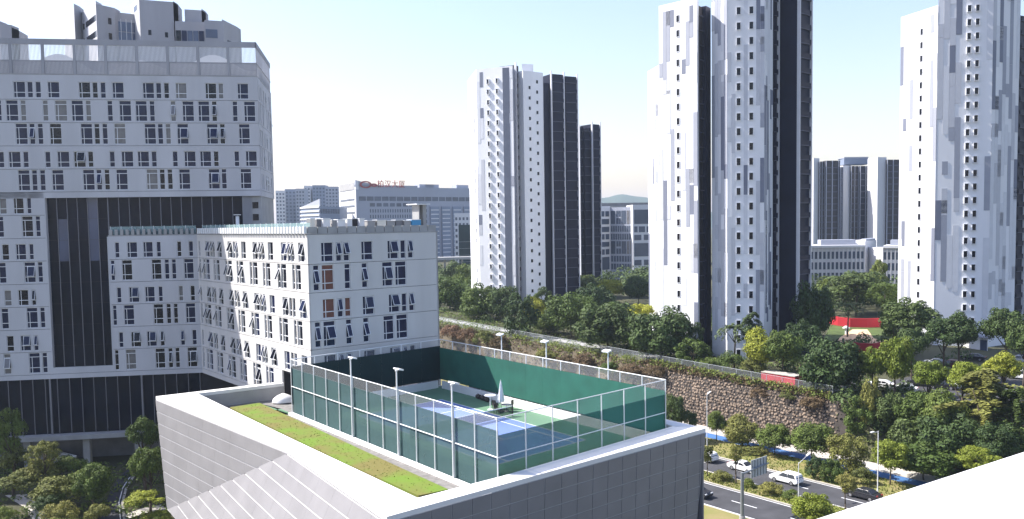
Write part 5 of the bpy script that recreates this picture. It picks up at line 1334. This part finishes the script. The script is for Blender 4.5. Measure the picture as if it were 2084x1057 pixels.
# ------------------------------------------------------------------ playground, red container
def gf(x, y):
    lo_, hi_ = 100., 400.
    for _ in range(40):
        m_ = (lo_+hi_)/2; p = aty(x, y, m_)
        if p.z > zg(p.x, p.y): lo_ = m_
        else: hi_ = m_
    return aty(x, y, lo_)
pg = thing('playground_wall', 'curved red playground wall in front of the palm', 'wall', at(1740, 668, 8.5), group='playground')
def curved(par, pts, z0, h, th, m, nm):
    for i in range(len(pts)-1):
        a, c = pts[i], pts[i+1]; d = c-a; z0 = min(a.z, c.z)-.15; d.z = 0; n_ = ZUP.cross(d.normalized()); MB().par((a.x, a.y, z0), d, n_*th, (0, 0, h)).build(nm, m, par)
curved(pg, [gf(x, y) for x, y in ((1688, 660), (1705, 664), (1730, 667), (1765, 668), (1795, 667))], 8.3, 2.6, .4, 'red_wall', 'wall_segment')
pg2 = thing('playground_wall', 'dark red low wall in shade behind the bright trees', 'wall', at(1770, 720, 8.5), group='playground')
curved(pg2, [gf(x, y) for x, y in ((1718, 714), (1745, 717), (1775, 719), (1800, 716), (1815, 708))], 8.1, 2.2, .4, 'red_wall', 'wall_segment')
MB().prism([gf(x, y)+ZUP*.12 for x, y in ((1700, 695), (1735, 672), (1765, 672), (1778, 690), (1800, 696), (1790, 702), (1730, 702))], (0, 0, .05)).build('playground_paving', 'tan_paving', None)
struct(bpy.data.objects['playground_paving'])
MB().prism([gf(x, y)+ZUP*.06 for x, y in ((1672, 700), (1690, 662), (1800, 662), (1830, 690), (1815, 712), (1720, 712))], (0, 0, .04)).build('playground_lawn', 'lawn', None); struct(bpy.data.objects['playground_lawn'])
ph = thing('play_post', 'small white mushroom-like play post on the tan paving', 'play equipment', gf(1722, 682)+ZUP*.1); p = gf(1722, 682)+ZUP*.1
MB().tube(p, p+ZUP*1.6, .3, .25, 10).build('stem', 'trim_white', ph); MB().tube(p+ZUP*1.6, p+ZUP*2.1, .9, .3, 14).build('cap', 'trim_white', ph)
rc = thing('red_container', 'low red site container behind the wall-top fence', 'container', at(1580, 775, 8.5))
p, q = aty(1549, 778, Yu(1549, 131)), aty(1618, 788, Yu(1618, 131)); p.z = q.z = zg(p.x, p.y)+.02
MB().par(p, q-p, UU*2.4, (0, 0, 1.6)).build('body', 'red_wall', rc); MB().par(p+V((0, 0, 1.61))-UU*.1, q-p, UU*2.6, (0, 0, .14)).build('roof', 'kerb_stone', rc)
for f in (.15, .4, .65, .9): o = p+(q-p)*f-UU*.03; MB().par(o, (q-p)*.02, UU*.025, (0, 0, 1.6)).build('rib', 'red_wall', rc)
# terrace path strips seen between the trees
MB().prism([uv(133, 120, 0)+ZUP*(ztop(120)+.1), uv(136, 120, 0)+ZUP*(ztop(120)+.1), uv(136, 215, 0)+ZUP*(ztop(210)+.12), uv(133, 215, 0)+ZUP*(ztop(210)+.12)], (0, 0, .04)).build('terrace_path', 'concrete', None); struct(bpy.data.objects['terrace_path'])
# driveway at lower left
dw = [(232, 1100), (238, 1057), (240, 1020), (252, 985), (270, 965), (300, 950), (292, 945), (262, 955), (240, 975), (222, 1010), (205, 1057), (190, 1100)]
def gz(x, y, extra=.08):
    lo_, hi_ = 60., 150.
    for _ in range(40):
        m_ = (lo_+hi_)/2; p = aty(x, y, m_)
        if p.z > zg(p.x, p.y): lo_ = m_
        else: hi_ = m_
    p = aty(x, y, lo_); p.z += extra; return p
def ribbon(name, m, left, right, ex):
    b_ = MB()
    for l, r in zip(left, right): b_.v += [gz(*l, ex), gz(*r, ex)]
    for i in range(len(left)-1): b_.f.append((2*i, 2*i+1, 2*i+3, 2*i+2))
    return struct(b_.build(name, m))
Lf = [(190, 1100), (205, 1057), (215, 1025), (228, 995), (243, 972), (262, 955), (280, 948)]; Rg = [(262, 1100), (250, 1057), (247, 1025), (255, 995), (268, 975), (284, 962), (300, 955)]
ribbon('driveway', 'asphalt', Lf, Rg, .1); ribbon('driveway_kerb', 'kerb_stone', Rg, [(x+5, y) for x, y in Rg], .2); ribbon('driveway_line', 'line_white', [(x-6, y) for x, y in Rg], [(x-4, y) for x, y in Rg], .12)
ribbon('footpath', 'paving', [(10, 1010), (50, 1035), (75, 1075)], [(55, 1008), (85, 1035), (110, 1075)], .12)
ribbon('footpath', 'paving', [(255, 1050), (290, 1038), (330, 1030)], [(258, 1060), (295, 1048), (338, 1040)], .2)
rw1 = thing('garden_wall', 'low grey concrete wall beside the podium undercroft', 'wall', gz(100, 940)); a, c = gz(45, 925), gz(152, 955)
MB().par(a, c-a, V((.1, .4, 0)), (0, 0, 1.6)).build('wall', 'concrete', rw1); MB().par(a+V((0, -.05, 1.61)), c-a, V((.12, .5, 0)), (0, 0, .1)).build('coping', 'coping', rw1)
# ------------------------------------------------------------------ white parapet right in front of the camera
fp = thing('white_parapet', 'blank white sunlit parapet of the viewpoint roof at lower right', 'parapet', (1.6, 2.9, 36.2))
e0_, e1_ = at(1640, 1057, 37.0), at(2084, 915, 37.0); dd = (e1_-e0_).normalized(); inn = V((dd.y, -dd.x, 0))
MB().par(e0_-dd*1.2, dd*5.5, inn*.6, (0, 0, -.14)).build('coping', 'parapet_white', fp).modifiers.new('soft edges', 'BEVEL').width = .02
MB().par(e0_-dd*1.15+inn*.05-ZUP*.141, dd*5.4, inn*.5, (0, 0, -1.2)).build('wall', 'parapet_white', fp)
# ------------------------------------------------------------------ haze
hz = bpy.data.materials.new('haze'); hz.use_nodes = True; n_ = hz.node_tree.nodes
n_.remove(n_['Principled BSDF']); pv = n_.new('ShaderNodeVolumePrincipled'); pv.inputs['Color'].default_value = (.72, .84, 1, 1); pv.inputs['Density'].default_value = HAZE; pv.inputs['Anisotropy'].default_value = .3
hz.node_tree.links.new(pv.outputs[0], n_['Material Output'].inputs['Volume'])
bx = MB().box(-4800, 4800, -3400, 5600, -2, 190).build('haze', None); bx.data.materials.append(hz); tag(bx, 'thin pale bluish haze filling the air over the city', 'haze', kind='stuff')
